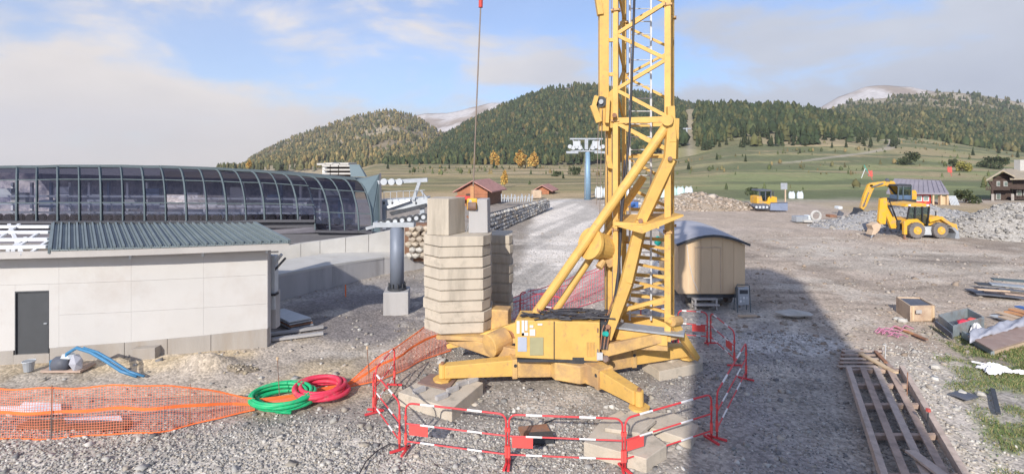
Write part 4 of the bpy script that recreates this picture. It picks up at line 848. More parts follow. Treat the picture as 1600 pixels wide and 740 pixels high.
# ------------------------------------------------------------------ huts, shed, chalet
def hut(label, u0, u1, ve, vr, vb, Y, dep, roofm='pinkroof', side=1):
    t = thing('wooden_hut', label, 'hut', P((u0 + u1) / 2, vb, Y), None)
    um = lerp(u0, u1, .42); ug = lerp(u0, u1, .70)       # gable spans u0..ug, side wall ug..u1
    a, b = P(u0 + 3, vb, Y), P(ug, vb, Y); a1, b1 = P(u0 + 3, ve, Y), P(ug, ve, Y); r = P((u0 + 3 + ug) / 2, vr + 1.2, Y)
    d = V(dep * .35, dep, 0)
    MB().extrude([a, b, b1, r, a1], d * .98).build('wall', M['hutwood'], t)
    h = P(0, ve, Y).z - P(0, vb, Y).z
    for k in range(5):
        z = a.z + h * (k + .5) / 5; MB().box(((a.x + b.x) / 2, Y - .05, z), (b.x - a.x + .2, .12, h / 5.6)).build('log', M['hutwood'], t)
    MB().box(((a.x + b.x) / 2 - .3, Y - .1, a.z + h * .45), ((b.x - a.x) * .28, .14, h * .8)).build('door', M['darkwood'], t)
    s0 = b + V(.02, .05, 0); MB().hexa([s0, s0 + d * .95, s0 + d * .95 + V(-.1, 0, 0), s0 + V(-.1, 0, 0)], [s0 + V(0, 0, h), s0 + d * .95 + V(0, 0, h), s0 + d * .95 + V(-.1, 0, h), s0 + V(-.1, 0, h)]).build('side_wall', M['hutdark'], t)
    o = V(0, -.5, 0); L1 = a1 + V(-.7, 0, -.15) + o; R1 = b1 + V(.7, 0, -.15) + o; T = r + V(0, 0, .25) + o; dd = d + V(0, .8, 0); th = V(0, 0, .16)
    MB().hexa([L1, T, T + dd, L1 + dd], [L1 + th, T + th, T + dd + th, L1 + dd + th]).build('roof', M[roofm], t)
    MB().hexa([T, R1, R1 + dd, T + dd], [T + th, R1 + th, R1 + dd + th, T + dd + th]).build('roof', M[roofm], t)
    return t
h1 = hut('reddish log hut with a pink shingled roof behind the ballast blocks', 713, 781, 299, 285, 322, 68, 5.5)
MB().beam(P(712, 309, 67), P(735, 309, 67), .12, .5).build('porch_rail', M['redwall'], h1)
hut('small brown cabin with a low roof at the top of the gravel ramp', 833, 867, 298, 291, 309, 92, 4.5)
def shed():
    t = thing('shed', 'long red walled shed with sagging grey sheet roof behind the excavator', 'shed', P(1440, 325, 70)); Y = 70
    MB().hexa([P(1398, 330, Y), P(1455, 330, Y), P(1455, 330, Y + 5), P(1398, 330, Y + 5)], [P(1398, 303, Y), P(1455, 303, Y), P(1455, 300, Y + 5), P(1398, 300, Y + 5)]).build('wall', M['redwall'], t)
    MB().hexa([P(1385, 303, Y - .8), P(1483, 304, Y - .8), P(1470, 284, Y + 4), P(1398, 281, Y + 4)], [q + V(0, 0, .2) for q in (P(1385, 303, Y - .8), P(1483, 304, Y - .8), P(1470, 284, Y + 4), P(1398, 281, Y + 4))]).build('roof', M['greyroof'], t)
    for u in (1436, 1447): 
        w = MB().box(P(u, 310, Y - .05), (.75, .1, .75)).build('window', M['white'], t); MB().box(P(u, 310, Y - .12), (.55, .06, .5)).build('pane', M['cabglass'], w)
    MB().box(P(1428, 312, Y - .05), (.6, .1, 1.4)).build('door', M['darkwood'], t)
    for u in (1458, 1470, 1480): MB().beam(P(u, 326, Y - .5), P(u, 304, Y - .5), .18).build('post', M['ply'], t)
    MB().box(P(1474, 314, Y - .2), (1.3, .2, 1.5)).build('board_wall', M['ply'], t)
    for k in range(6): MB().beam(P(1487 + k * 2.4, 322, Y - 1), P(1482 + k * 2.0, 306, Y), .12).build('leaning_plank', M['lightgrey'], t)
    for k in range(12):
        a = P(1385 + k * 8.4, 303, Y - .8) + V(0, 0, .24); b = P(1398 + k * 6.4, 281.3 + k * .22, Y + 4) + V(0, 0, .24); MB().beam(a, b, .05, .05).build('roof_rib', M['greyroof'], t)
shed()
def chalet():
    Y = 78; t = thing('chalet', 'dark timber chalet with stone pillars and wooden balconies at the right edge', 'chalet', P(1590, 320, Y))
    def w(a, b, v0, v1, y, name, m, d=.3): MB().hexa([P(a, v0, y), P(b, v0, y), P(b, v0, y) + V(d * .98, d, 0), P(a, v0, y) + V(d * .98, d, 0)], [P(a, v1, y), P(b, v1, y), P(b, v1, y) + V(d * .98, d, 0), P(a, v1, y) + V(d * .98, d, 0)]).build(name, M[m], t)
    w(1551, 1582, 321, 278, Y, 'wall', 'darkwood', 6); w(1582.3, 1680, 321, 279, Y + .4, 'wall', 'darkwood', 6)
    MB().extrude([P(1551, 279, Y), P(1583, 279, Y), P(1567, 270.5, Y)], (5.9, 6, 0)).build('gable', M['darkwood'], t)
    r = P(1567, 267.5, Y - 1.2); l = P(1541, 283, Y - 1.2); rr = P(1586, 277.5, Y - 1.2); th = V(0, 0, .25); d = V(7.9, 8, 0)
    MB().hexa([l, r, r + d, l + d], [l + th, r + th, r + d + th, l + d + th]).build('roof', M['chaletroof'], t)
    MB().hexa([r, rr, rr + d, r + d], [r + th, rr + th, rr + d + th, r + d + th]).build('roof', M['chaletroof'], t)
    q = [P(1578, 281, Y - .8), P(1690, 280, Y - .8), P(1690, 263, Y + 5), P(1572, 266, Y + 5)]; MB().hexa(q, [p + th for p in q]).build('roof', M['chaletroof'], t)
    MB().box(P(1594, 259, Y + 4), (1.0, 1.0, 1.9)).build('chimney', M['conc_pale'], t)
    for (a, b, v) in ((1540, 1578, 296), (1578.5, 1680, 294), (1536, 1575, 316), (1580, 1680, 310)):
        w(a, b, v + 1, v, Y - 1.3, 'balcony_floor', 'darkwood', 1.25); w(a, b, v - 3.6, v - 4.4, Y - 1.3, 'balcony_rail', 'darkwood', .12)
        for u in np.arange(a, min(b, 1625), 2.6): w(u, u + 1.5, v - .1, v - 3.7, Y - 1.28, 'baluster', 'darkwood', .06)
    for u in (1549, 1580): w(u, u + 4.5, 322, 303, Y - 1.4, 'pillar', 'stonew', .5)
    for (a, b, v0, v1) in ((1588, 1596, 306, 297), (1599, 1606, 306, 297), (1588, 1600, 321, 312), (1557, 1562, 291, 283), (1568, 1574, 291, 283), (1556, 1563, 312, 302)):
        f = P((a + b) / 2, (v0 + v1) / 2, Y - .05); o = MB().box(f, ((b - a) / F * Y, .14, (v0 - v1) / F * Y)).build('window', M['conc_pale'], t); MB().box(f - V(0, .08, 0), ((b - a) * .75 / F * Y, .06, (v0 - v1) * .75 / F * Y)).build('pane', M['cabglass'], o)
    MB().beam(P(1552, 296, Y - 1.2), P(1545, 283, Y - 1.2), .2).build('bracket', M['darkwood'], t); MB().beam(P(1550, 316, Y - 1.2), P(1550, 283, Y - 1.2), .22).build('post', M['darkwood'], t)
chalet()

# ------------------------------------------------------------------ tower crane
def crane():
    C = V(1.86, 14.9, 0)
    t = thing('tower_crane', 'yellow self-erecting tower crane with lattice mast, struts and outriggers', 'tower crane', C)
    y, yd = M['yellow'], M['yellow_dirty']
    # undercarriage
    MB().tube([(C.x, C.y, .30), (C.x, C.y, .80)], .95, 8).build('centre_frame', yd, t, bevel=.03)
    MB().tube([(C.x, C.y, .80), (C.x, C.y, .97)], .78, 28).build('slewing_ring', M['dark_steel'], t)
    feet = dict(fl=V(-1.92, 14.15, .36), fr=V(3.12, 12.55, .36), br=V(5.35, 15.7, .36), bl=V(.6, 17.3, .36))
    for k, p in feet.items():
        d = (p - V(C.x, C.y, .36)); L = d.length; d.normalize(); a = V(C.x, C.y, .55) + d * .75; mid = V(C.x, C.y, .58) + d * (L * .48); e = V(C.x, C.y, .60) + d * (L - .05)
        o = MB().beam(a, mid, .52, .56, w1=.46, h1=.50).build('outrigger', yd, t, bevel=.02)
        MB().beam(mid + d * .03, e, .38, .46, w1=.30, h1=.34).build('extension_arm', y, t, bevel=.02)
        MB().beam(mid + d * -.06, mid + d * .08, .52, .54).build('collar', yd, o, bevel=.01)
        for s in (-1, 1):
            n = V(-d.y, d.x, 0) * s * .24; MB().tube([mid + n + V(0, 0, .1), mid + n * 1.12 + V(0, 0, .1)], .05, 8).build('pin', M['dark_steel'], o)
        MB().tube([V(p.x, p.y, .36), V(p.x, p.y, .84)], .05, 10).build('jack', M['chrome'] if k == 'br' else M['rust'], t)
        MB().tube([V(p.x, p.y, .345), V(p.x, p.y, .40)], .26, 8).build('foot_plate', y, t)
        MB().tube([V(p.x, p.y, .42), V(p.x, p.y, .78)], .105, 12).build('jack_housing', y, t)
    # inclined strut to the right rear foot
    MB().beam(P(1046, 497, 14.2), P(1090, 560, 14.9), .20, .26, w1=.12, h1=.14).build('inclined_leg', y, t, bevel=.01)
    MB().tube([P(1050, 502, 14.1), P(1062, 500, 14.3)], .13, 10).build('leg_pivot', yd, t)
    # slewing platform
    MB().hexa([V(-2.3, 15.5, .98), V(4.35, 14.3, 1.08), V(4.8, 15.7, 1.08), V(-1.9, 17.3, .98)], [V(-2.3, 15.5, 1.10), V(4.35, 14.3, 1.24), V(4.8, 15.7, 1.24), V(-1.9, 17.3, 1.10)]).build('platform', yd, t, bevel=.01)
    MB().beam(P(808, 556, 14.75), P(700, 527, 15.9), .24, .48, h1=.2).build('side_beam', yd, t, bevel=.02)
    MB().beam(P(815, 512, 15.2), P(700, 540, 16.0), .2, .42, h1=.14).build('side_beam', y, t, bevel=.02)
    MB().beam(P(940, 548, 14.3), P(1062, 520, 14.35), .12, .34, h1=.24).build('side_beam', yd, t, bevel=.01)
    MB().tube([P(764, 540, 14.9), P(790, 527, 15.3)], .33, 20).build('slewing_motor', yd, t, bevel=.02)
    MB().tube([P(790, 527, 15.3), P(800, 521, 15.4)], .24, 16).build('motor_flange', M['rust'], t)
    MB().box(P(775, 497, 16.2), (.9, .5, .7), rz=-.2).build('winch_housing', M['yellow_dirty'], t, bevel=.03)
    # cabinet
    x0, x1, yf, yb, z0, z1 = .09, 2.42, 14.2, 15.1, .90, 1.98
    MB().hexa([V(x0, yf, z0 + .04), V(x1, yf - .08, z0 - .04), V(x1 + .2, yb, z0), V(x0 + .15, yb, z0)], [V(x0, yf, z1), V(x1, yf - .08, z1 - .04), V(x1 + .2, yb, z1), V(x0 + .15, yb, z1)]).build('cabinet', y, t, bevel=.02)
    xm = lerp(x0, x1, .46)
    def face(xa, xb, za, zb, nm, m, off=.012):
        ya = lerp(yf, yf - .08, (xa - x0) / (x1 - x0)) - off; MB().box(((xa + xb) / 2, ya + .004, (za + zb) / 2), (xb - xa, .016, zb - za)).build(nm, m, t, bevel=.003)
    face(x0 + .03, xm - .015, z0 + .09, z1 - .05, 'cabinet_door', y); face(xm + .015, x1 - .03, z0 + .03, z1 - .07, 'cabinet_door', y)
    MB().box((xm, yf - .062, (z0 + z1) / 2), (.022, .03, z1 - z0 - .04)).build('door_gap', M['dark_steel'], t)
    MB().box(((x0 + x1) / 2, yf + .2, z0 - .03), (x1 - x0 - .1, .5, .07)).build('cabinet_shadow_plate', M['dark_steel'], t)  # dark plate standing in for the shadow gap under the cabinet
    for zz in (z0 + .25, z1 - .25): MB().tube([V(x1 - .06, yf - .1, zz - .06), V(x1 - .06, yf - .1, zz + .06)], .018, 6).build('hinge', M['rust'], t)
    face(x0 + .40, x0 + .78, z0 + .12, z0 + .62, 'hatch', M['hatchg'], .03); face(x0 + .07, x0 + .32, z0 + .22, z0 + .62, 'notice', M['hatchb'], .03)
    for (a, b, c, d_) in ((.04, .12, .72, 1.06), (.18, .25, .66, 1.08), (.27, .34, .80, 1.08), (.18, .36, .66, .74), (.40, .55, .66, .84), (.40, .5, .88, .95), (.62, .75, .95, 1.0)):
        face(x0 + a, x0 + b, z0 + c, z0 + d_, 'sticker', M['sticker'], .028)
    for s in range(6): face(xm + .9 + s * .04, xm + .915 + s * .04, z0 + .1, z0 + .5, 'vent_slot', yd, .02)
    rc = random.Random(4)
    for k in range(34):
        a = rc.uniform(x0 + .1, x1 - .3); pts = []; yy = rc.uniform(yf + .05, yb - .1)
        for j in range(7): pts.append(V(a + j * rc.uniform(.12, .26), yy + .12 * math.sin(j * 1.1 + k), z1 + .03 + rc.uniform(0, .05)))
        MB().tube([p for p in pts if p.x < x1 + .5], .022, 5).build('cable', M['cable_blk'], t)
    MB().box((x1 + .12, yf + .25, z0 + .75), (.2, .35, .5)).build('junction_box', M['dark_steel'], t)
    MB().tube([P(944, 521, 14.2), P(948, 521, 14.1)], .07, 10).build('connector', M['tealp'], t)
    MB().box(P(937, 556, 14.05), (.16, .05, .2)).build('socket', M['lightgrey'], t); MB().tube([P(946, 560, 14.0), P(948, 560, 14.05)], .09, 10).build('shackle', M['rust'], t)
    # hydraulic hoses right of the cabinet
    for k in range(5):
        MB().tube([P(938 + k * 2.5, 545, 14.15), P(941 + k * 3, 515, 14.2), P(950 + k * 2, 490, 14.5), P(962 + k * 2, 455, 14.9), P(964 + k, 400, 15)], .022, 6).build('hose', M['cable_blk'] if k % 2 else M['rust'], t)
    # mast chords
    NL, NR = V(3.02, 14.9, 0), V(4.37, 14.36, 0); e2 = V(.54, 1.35, 0); FL, FR = NL + e2, NR + e2; ZB, ZT = 1.35, 18.0
    for q, w in ((NL, .15), (NR, .17), (FL, .13), (FR, .13)): MB().beam(q + V(0, 0, ZB), q + V(0, 0, ZT), w, up=(NR - NL)).build('chord', y, t, bevel=.006)
    def lat(a, b, za, zb, w=.085, nm='lattice_bar'): MB().beam(a + V(0, 0, za), b + V(0, 0, zb), w).build(nm, y, t)
    zl = [8.45 + 1.6 * k for k in range(-0, 6)]
    for k in range(6):
        zL = 8.45 + 1.6 * k; zR0 = 7.62 + 1.6 * k; zR1 = 9.25 + 1.6 * k
        lat(NL, NR, zL, zR1, .10); lat(NL, NR, zL, zR0, .10); lat(FL, FR, zL + .6, zR0 + .6, .075); lat(FL, FR, zL + .6, zR1 + .5, .075)
        lat(NL, FL, zL, zL + .8, .07); lat(NL, FL, zL, zL - .8, .07); lat(NR, FR, zR0 + .1, zL + .1, .07); lat(NR, FR, zL + .1, zR1, .07)
    lat(NL, NR, 7.55, 7.55, .16, 'cross_bar'); lat(FL, FR, 7.5, 7.5, .12, 'cross_bar'); lat(NL, FL, 7.5, 7.5, .1, 'cross_bar'); lat(NR, FR, 7.5, 7.5, .1, 'cross_bar')
    for i, z in enumerate((6.55, 4.85, 3.95, 3.35, 2.8, 2.15)):
        lat(FL, FR, z, z, .10 if i else .07, 'cross_bar')
        if i not in (1,): lat(FL + V(-.1, -.6, 0), NR + V(-.02, .2, 0), z - .05, z - .05, .07, 'cross_bar')
    for (z0_, z1_) in ((7.4, 6.6), (6.5, 5.7), (5.6, 4.9), (3.9, 3.4), (2.2, 2.75), (1.6, 2.1)):
        lat(FL, FR, z0_, z1_, .085); lat(NR, FR, z0_, z1_, .07)
    lat(NL, NR, 7.5, 6.7, .11); lat(NL, NR, 2.0, 2.55, .10); lat(NL, NR, 1.4, 1.4, .3, 'base_bar'); lat(FL, FR, 1.4, 1.4, .25, 'base_bar')
    MB().box((NL + NR) / 2 + V(.2, -.1, 1.62), (1.9, .5, .05), rz=-.38).build('deck', M['galv'], t)
    # head joint plates right of mast
    MB().beam(NR + V(.02, -.1, 7.9), NR + V(.06, -.1, 6.9), .20, .34).build('joint_plate', y, t, bevel=.02)
    MB().beam(NR + V(.13, -.1, 12.4), NR + V(.13, -.1, 12.0), .15, .2).build('joint_plate', y, t, bevel=.01)
    # big diagonal struts
    for (dy, w) in ((0, .135), (1.25, .105)):
        a = P(838, 488, 14.9) + V(.15 if dy else 0, dy, 0); b = P(1048, 188, 14.25) + V(.15 if dy else 0, dy, 0)
        if dy: a = P(865, 490, 15.3); b = P(1006, 276, 15.1)
        MB().tube([a, b], w, 14).build('strut', y, t, smooth=False, bevel=0)
        MB().beam(a - (b - a).normalized() * .35, a + (b - a).normalized() * .15, .2, .2).build('strut_fork', yd, t, bevel=.02)
    # cranked struts
    for dy, us in ((0, 0), (1.0, 4)):
        pts = [P(1050 + us, 185, 14.2 + dy), P(1046 + us, 248, 14.2 + dy), P(1001 + us, 345, 14.25 + dy), P(978 + us, 440, 14.3 + dy), P(948 + us, 528, 14.35 + dy)]
        ws = [.24, .30, .27, .30, .24]; mb = MB()
        for i in range(4): mb.beam(pts[i], pts[i + 1], ws[i] * .7, ws[i], up=(1, 0, .4), w1=ws[i + 1] * .7, h1=ws[i + 1])
        mb.build('cranked_strut', y, t, bevel=.012)
    MB().tube([P(1043, 188, 14.0), P(1046, 188, 14.35)], .15, 14).build('pivot', y, t)
    # wedge-shaped guide plate
    tp = [P(960, 349, 14.2), P(1004, 352, 13.7), P(1068, 335, 13.8), P(1052, 332, 15.4), P(968, 335, 15.8)]
    bt = [q - V(0, 0, .05) for q in tp]; bt[1] = tp[1] - V(0, 0, .22); bt[0] = tp[0] - V(0, 0, .06)
    MB().add(bt + tp, [tuple(reversed(range(5))), tuple(range(5, 10))] + [(i, (i + 1) % 5, 5 + (i + 1) % 5, 5 + i) for i in range(5)]).build('guide_plate', y, t)
    MB().beam(P(960, 349, 14.15), P(1030, 354, 13.75), .05, .10).build('guide_rim', y, t)
    # left tall post and jib-side column
    MB().beam(P(951, 200, 15.3), P(951, 515, 15.3), .20, .16).build('rear_post', y, t, bevel=.008)
    MB().beam(P(943, -70, 15.0), P(943, 205, 15.0), .27, .30, h1=.26).build('folding_column', y, t, bevel=.01)
    MB().beam(P(966, 200, 15.6), P(966, 515, 15.6), .10, .10).build('rear_post', y, t)
    MB().beam(P(928, -40, 14.9), P(938, 24, 14.9), .16, .22).build('column_bracket', y, t, bevel=.01)
    MB().extrude([P(945, 150, 14.9), P(962, 135, 14.9), P(966, 195, 14.9), P(955, 200, 14.9), P(946, 196, 14.9)], (0, .14, 0)).build('gusset', y, t)
    MB().tube([P(939, 159, 14.8), P(940, 159, 15.0)], .16, 18).build('sheave', M['dark_steel'], t); MB().tube([P(939, 159, 14.75), P(940, 159, 14.8)], .07, 12).build('sheave_pin', M['galv'], t)
    MB().beam(P(932, 150, 14.75), P(927, 168, 14.75), .1, .12).build('head_lug', y, t); MB().beam(P(926, 164, 14.75), P(936, 191, 14.75), .12, .18).build('head_lug', y, t, bevel=.01); MB().beam(P(950, 152, 14.75), P(948, 192, 14.75), .1, .12).build('head_lug', y, t)
    MB().extrude([P(945, 240, 15.0), P(955, 245, 15.0), P(958, 264, 15.0), P(950, 262, 15.0)], (0, .12, 0)).build('gusset', y, t)
    for z in (11.3, 9.9, 8.9): lat(P(945, 0, 15.0) * V(1, 1, 0).length / V(1, 1, 0).length * 1 if False else V(2.7, 15.0, 0), NL, z, z, .1, 'tie_bar')
    # flanges, bolts and pins along the members
    for q in (NL, NR, FL, FR):
        for z in (4.4, 7.55, 10.75, 13.95):
            fl = MB().box(q + V(0, 0, z), (.24, .24, .05), rz=-.38).build('flange', yd, t)
            for sx in (-1, 1):
                for sy in (-1, 1): MB().tube([q + V(sx * .09, sy * .09, z - .05), q + V(sx * .09, sy * .09, z + .05)], .016, 6).build('bolt', M['rust'], fl)
    for (u, v, Y_) in ((1047, 248, 14.0), (1001, 345, 14.05), (950, 510, 14.15), (842, 484, 14.75), (960, 180, 14.6)):
        MB().tube([P(u, v, Y_), P(u, v, Y_ + .3)], .065, 12).build('pin', M['rust'], t)
    # winch drum
    MB().tube([P(923, 381, 14.7), P(956, 389, 15.4)], .40, 22).build('winch_drum', y, t)
    MB().tube([P(921, 380, 14.66), P(925, 381, 14.72)], .46, 22).build('drum_flange', y, t)
    MB().extrude([P(940, 372, 14.9), P(962, 368, 14.9), P(966, 412, 14.9), P(952, 418, 14.9), P(935, 402, 14.9)], (0, .16, 0)).build('winch_plate', yd, t)
    MB().tube([P(936, 418, 14.7), P(942, 407, 14.8)], .11, 10).build('winch_motor', yd, t)
    # ropes
    for (u0, u1, v0, v1, Y) in ((946, 944, 165, 480, 14.9), (949, 948, 0, 500, 15.1), (941, 936, 170, 372, 14.8), (955, 957, -60, 520, 15.1), (986, 985, -60, 150, 15.3), (935, 932, 188, 320, 14.8)):
        MB().tube([P(u0, v0, Y), P(u1, v1, Y)], .010, 5).build('rope', M['cable'], t)
    MB().tube([P(993, -60, 14.6), P(988, 100, 14.6), P(984, 200, 14.7), P(978, 270, 14.6), (P(972, 330, 14.5)), P(968, 400, 14.5), P(963, 470, 14.3), P(948, 505, 14.3), P(935, 498, 14.4)], .036, 8).build('power_cable', M['cable_blk'], t, smooth=True)
    MB().tube([P(976, 250, 14.6), P(970, 330, 14.5), P(966, 420, 14.5), P(957, 490, 14.3)], .026, 6).build('power_cable', M['cable_blk'], t)
    # ladder inside mast
    for u in (984, 1017): MB().beam(P(u, -80, 15.6), P(u, 500, 15.6), .05, .05).build('ladder_rail', M['alu'], t)
    for k in range(29):
        v = -66 + k * 20; MB().tube([P(984, v, 15.6), P(1017, v, 15.6)], .018, 5).build('rung', M['alu'], t)
    # load rope and hook block hanging from the jib out of view
    hk = P(739, 318, 16.2); up = P(751, 10, 16.2)
    top = hk + (up - hk) * 2.4
    MB().tube([hk + V(0, 0, .35), up], .022, 6).build('load_rope', M['cable'], t); MB().tube([up, top], .012, 6).build('load_rope', M['cable'], t)
    MB().tube([P(751, 12, 16.2), P(751.3, -2, 16.2)], .065, 10).build('rope_socket', M['redwall'], t)
    MB().box(P(738, 303, 16.2), (.12, .14, .5)).build('hook_link', M['orange_wood'], t, bevel=.02)
    MB().box(P(738, 319, 16.15), (.34, .16, .38)).build('hook_block', M['yellow_new'], t, bevel=.05)
    MB().tube([P(731, 322, 16.05), P(744, 322, 16.05)], .13, 14).build('hook_sheave', M['rust'], t)
    p = P(735, 334, 16.15); MB().tube([p + V(.13 * math.sin(a), 0, .13 * math.cos(a)) for a in np.linspace(-.3, 4.2, 12)], .03, 8).build('hook', M['rust'], t)
    return t
crane()

# slings
for (a, b, l) in (((736, 338, 16.1), (728, 364, 16.3), 'thin lifting sling hanging from the crane hook to the left'), ((741, 338, 16.1), (746, 364, 16.3), 'thin lifting sling hanging from the crane hook to the right')):
    tag(MB().tube([P(*a), P(*b)], .012, 5).build('sling', M['galv']), l, 'sling')

# ------------------------------------------------------------------ ballast
def ballast():
    ordn = ['top', 'second from the top', 'third from the top', 'fourth from the top', 'fifth from the top', 'sixth from the top', 'seventh from the top', 'second from the bottom', 'bottom']
    base = [(-2.74, 15.95), (-2.17, 15.40), (-.88, 15.55), (-.66, 15.95), (-.66, 16.75), (-2.74, 16.9)]
    z = 1.13; T = (4.10 - 1.13) / 9
    rnd = random.Random(5)
    for i in range(9):
        dx, dy = rnd.uniform(-.03, .03), rnd.uniform(-.03, .03); poly = [(a + dx, b + dy) for a, b in base]
        cx, cy = -1.7 + dx, 16.1 + dy
        n = 8 - i; o = MB(); z0 = z + .022; z1 = z + T
        o.prism(poly, z0 + .018, z1)
        o.prism([(lerp(a, cx, .08), lerp(b, cy, .10)) for a, b in poly], z - .002, z0 + .019)
        for lx in (-2.3, -1.2): o.tube([(lx + dx, 15.62 + dy, z1 - .03), (lx + .05 + dx, 15.6 + dy, z1 + .02), (lx + .1 + dx, 15.62 + dy, z1 - .03)], .010, 4) if i == 8 else None
        ob = o.build('ballast_slab', M['conc'] if rnd.random() < .6 else M['conc_b'], None, bevel=.008)
        tag(ob, 'pale concrete ballast slab, %s in the front stack' % ordn[n], 'concrete slab', 'ballast slabs of the front stack'); z += T
    base = [(-.55, 17.6), (.0, 17.45), (.02, 18.5), (-.55, 18.6)]
    base = [(-.86, 17.75), (-.10, 17.55), (.02, 17.75), (.02, 18.8), (-.86, 18.9)]
    z = 1.12; T = (3.80 - 1.12) / 8
    on2 = ['top', 'second from the top', 'third from the top', 'fourth from the top', 'fifth from the top', 'third from the bottom', 'second from the bottom', 'bottom']
    for i in range(8):
        dx = rnd.uniform(-.03, .03); poly = [(a + dx, b) for a, b in base]; o = MB(); o.prism(poly, z + .05, z + T); o.prism([(lerp(a, -.4, .05), lerp(b, 18.1, .05)) for a, b in poly], z - .002, z + .051)
        tag(o.build('ballast_slab', M['conc'], None, bevel=.015), 'concrete ballast slab, %s in the narrow rear stack' % on2[7 - i], 'concrete slab', 'ballast slabs of the rear stack'); z += T
    # two tall blocks on top
    zt = 4.10
    def blk(pts_b, pts_t, z1, lab, m):
        tag(MB().hexa([V(a, b, zt + .002) for a, b in pts_b], [V(a, b, z1) for a, b in pts_t]).build('concrete_block', m, None, bevel=.02), lab, 'concrete block', 'tall blocks on top of the ballast')
    blk([(-2.62, 15.75), (-1.93, 15.62), (-1.50, 16.4), (-2.5, 16.6)], [(-2.61, 15.76), (-1.94, 15.64), (-1.50, 16.4), (-2.49, 16.59)], 5.22, 'tall pale concrete block at the left on top of the front ballast stack', M['conc'])
    blk([(-1.36, 16.05), (-.76, 16.12), (-.70, 16.72), (-1.40, 16.72)], [(-1.35, 16.06), (-.78, 16.13), (-.71, 16.71), (-1.39, 16.71)], 5.16, 'tall grey concrete block under the crane hook, right on the front stack', M['conc_grey'])
ballast()

# ------------------------------------------------------------------ concrete pads and plates under the feet
def pad(pts, z0, z1, lab, m='conc', name='concrete_pad', cat='concrete pad', slots=()):
    g = [G(u, v, z1) for u, v in pts]; mb = MB(); mb.prism([(p.x, p.y) for p in g], z0, z1); o = mb.build(name, M[m], None, bevel=.015)
    tag(o, lab, cat)
    return o
pad([(622, 612), (706, 638), (755, 597), (728, 590), (676, 583)], -.05, .30, 'large pale concrete pad under the left outrigger foot', 'conc_b')
for i, (u, v) in enumerate(((655, 612), (690, 622), (707, 611), (722, 601), (738, 596))):
    p = G(u, v, .3); tag(MB().box((p.x, p.y, .305 + .05), (.34, .12, .1), rz=.75).build('spacer_block', M['conc_grey']), ['small timber coloured block at the left of the concrete pad', 'second small block from the front corner of the left concrete pad', 'middle small block on the left concrete pad', 'small block toward the back of the left concrete pad', 'rearmost small block on the left concrete pad'][i], 'block', 'small blocks on the left pad')
q = [G(u, v, .34) for u, v in ((652, 597), (700, 608), (716, 588), (672, 583))]
tag(MB().prism([(p.x, p.y) for p in q], .304, .342).build('steel_plate', M['plate'], None, bevel=.005), 'purple brown steel plate under the left outrigger foot', 'steel plate')
pad([(912, 690), (1010, 716), (1042, 694), (970, 640), (940, 655)], -.05, .26, 'broken pale concrete pad under the front right outrigger foot', 'conc_b')
pad([(1000, 662), (1080, 688), (1092, 664), (1050, 643), (1000, 645)], -.05, .18, 'second concrete slab beside the front right pad, partly broken', 'conc_b')
pad([(945, 668), (1000, 676), (1025, 655), (985, 640)], .262, .35, 'upper slab lying under the front right outrigger foot', 'conc')
pad([(1003, 562), (1030, 580), (1098, 566), (1098, 553), (1060, 537)], -.05, .26, 'pale concrete pad under the right rear outrigger foot', 'conc_b')
pad([(1030, 558), (1050, 562), (1080, 552), (1055, 540)], .262, .35, 'smaller upper slab at the right rear foot pad', 'conc')
p = V(.6, 17.3, 0); tag(MB().box((p.x, p.y, .17), (1.2, 1.0, .35)).build('concrete_pad', M['conc'], None, bevel=.02), 'concrete pad hidden behind the cabinet under the rear left foot', 'concrete pad')

# ------------------------------------------------------------------ red and white barriers
def barrier(p0, p1, lab, panel=None, h=1.08):
    p0 = V(p0.x, p0.y, 0); p1 = V(p1.x, p1.y, 0); d = (p1 - p0); L = d.length; d.normalize(); n = V(-d.y, d.x, 0)
    t = thing('site_barrier', lab, 'barrier', p0, 'red and white site barriers round the crane')
    r = .15; up = V(0, 0, 1)
    def at(s, z): return p0 + d * s + up * z
    pts = [at(.03, .02), at(.03, h - r)] + [at(.03 + r - r * math.cos(a), h - r + r * math.sin(a)) for a in (.5, 1.05, 1.57)] + [at(L - .03 - r + r * math.sin(a), h - r + r * math.cos(a)) for a in (0, .5, 1.05, 1.57)] + [at(L - .03, .02)]
    MB().tube(pts, .021, 8).build('frame', M['red'], t, smooth=True)
    for z in (h * .58, h * .22): MB().tube([at(.03, z), at(L - .03, z)], .017, 8).build('rail', M['red'], t)
    for z, r_ in ((h, .0235), (h * .58, .0195), (h * .22, .0195)):
        for f in ((.16, .30), (.62, .76)): MB().tube([at(L * f[0], z), at(L * f[1], z)], r_, 8).build('white_band', M['band'], t)
    for s in (.03, L - .03):
        MB().beam(at(s, .03) - n * .22, at(s, .03) + n * .22, .05, .04).build('foot', M['red'], t); MB().tube([at(s, .18), at(s, .42)], .034, 8).build('coupling', M['panel_red'], t)
        MB().tube([at(s, .72), at(s, .80)], .034, 8).build('coupling', M['panel_red'], t)
    if panel is not None:
        c = at(L * panel, h * .50); q = MB(); q.beam(at(L * panel - .22, h * .47), at(L * panel + .22, h * .47), .012, .24); q.build('sign_panel', M['panel_red'], t)
    return t
b = G(632, 705); c = G(793, 727); d = G(975, 735); e = G(1113, 688); f = G(1166, 592); g = G(1148, 572); h = G(1110, 536); a = G(583, 645); i_ = G(617, 601)
barrier(b, c, 'red and white barrier at the front left, below the left outrigger', .14)
barrier(c, d, 'red and white barrier at the bottom centre in front of the cabinet', .13)
barrier(d, e, 'red and white barrier in front of the right outrigger pad', .12)
barrier(e + V(.12, .05, 0), f, 'red and white barrier running back on the right side in shade', None)
barrier(h, g, 'red and white barrier nearest the wooden wagon on the right', .78)
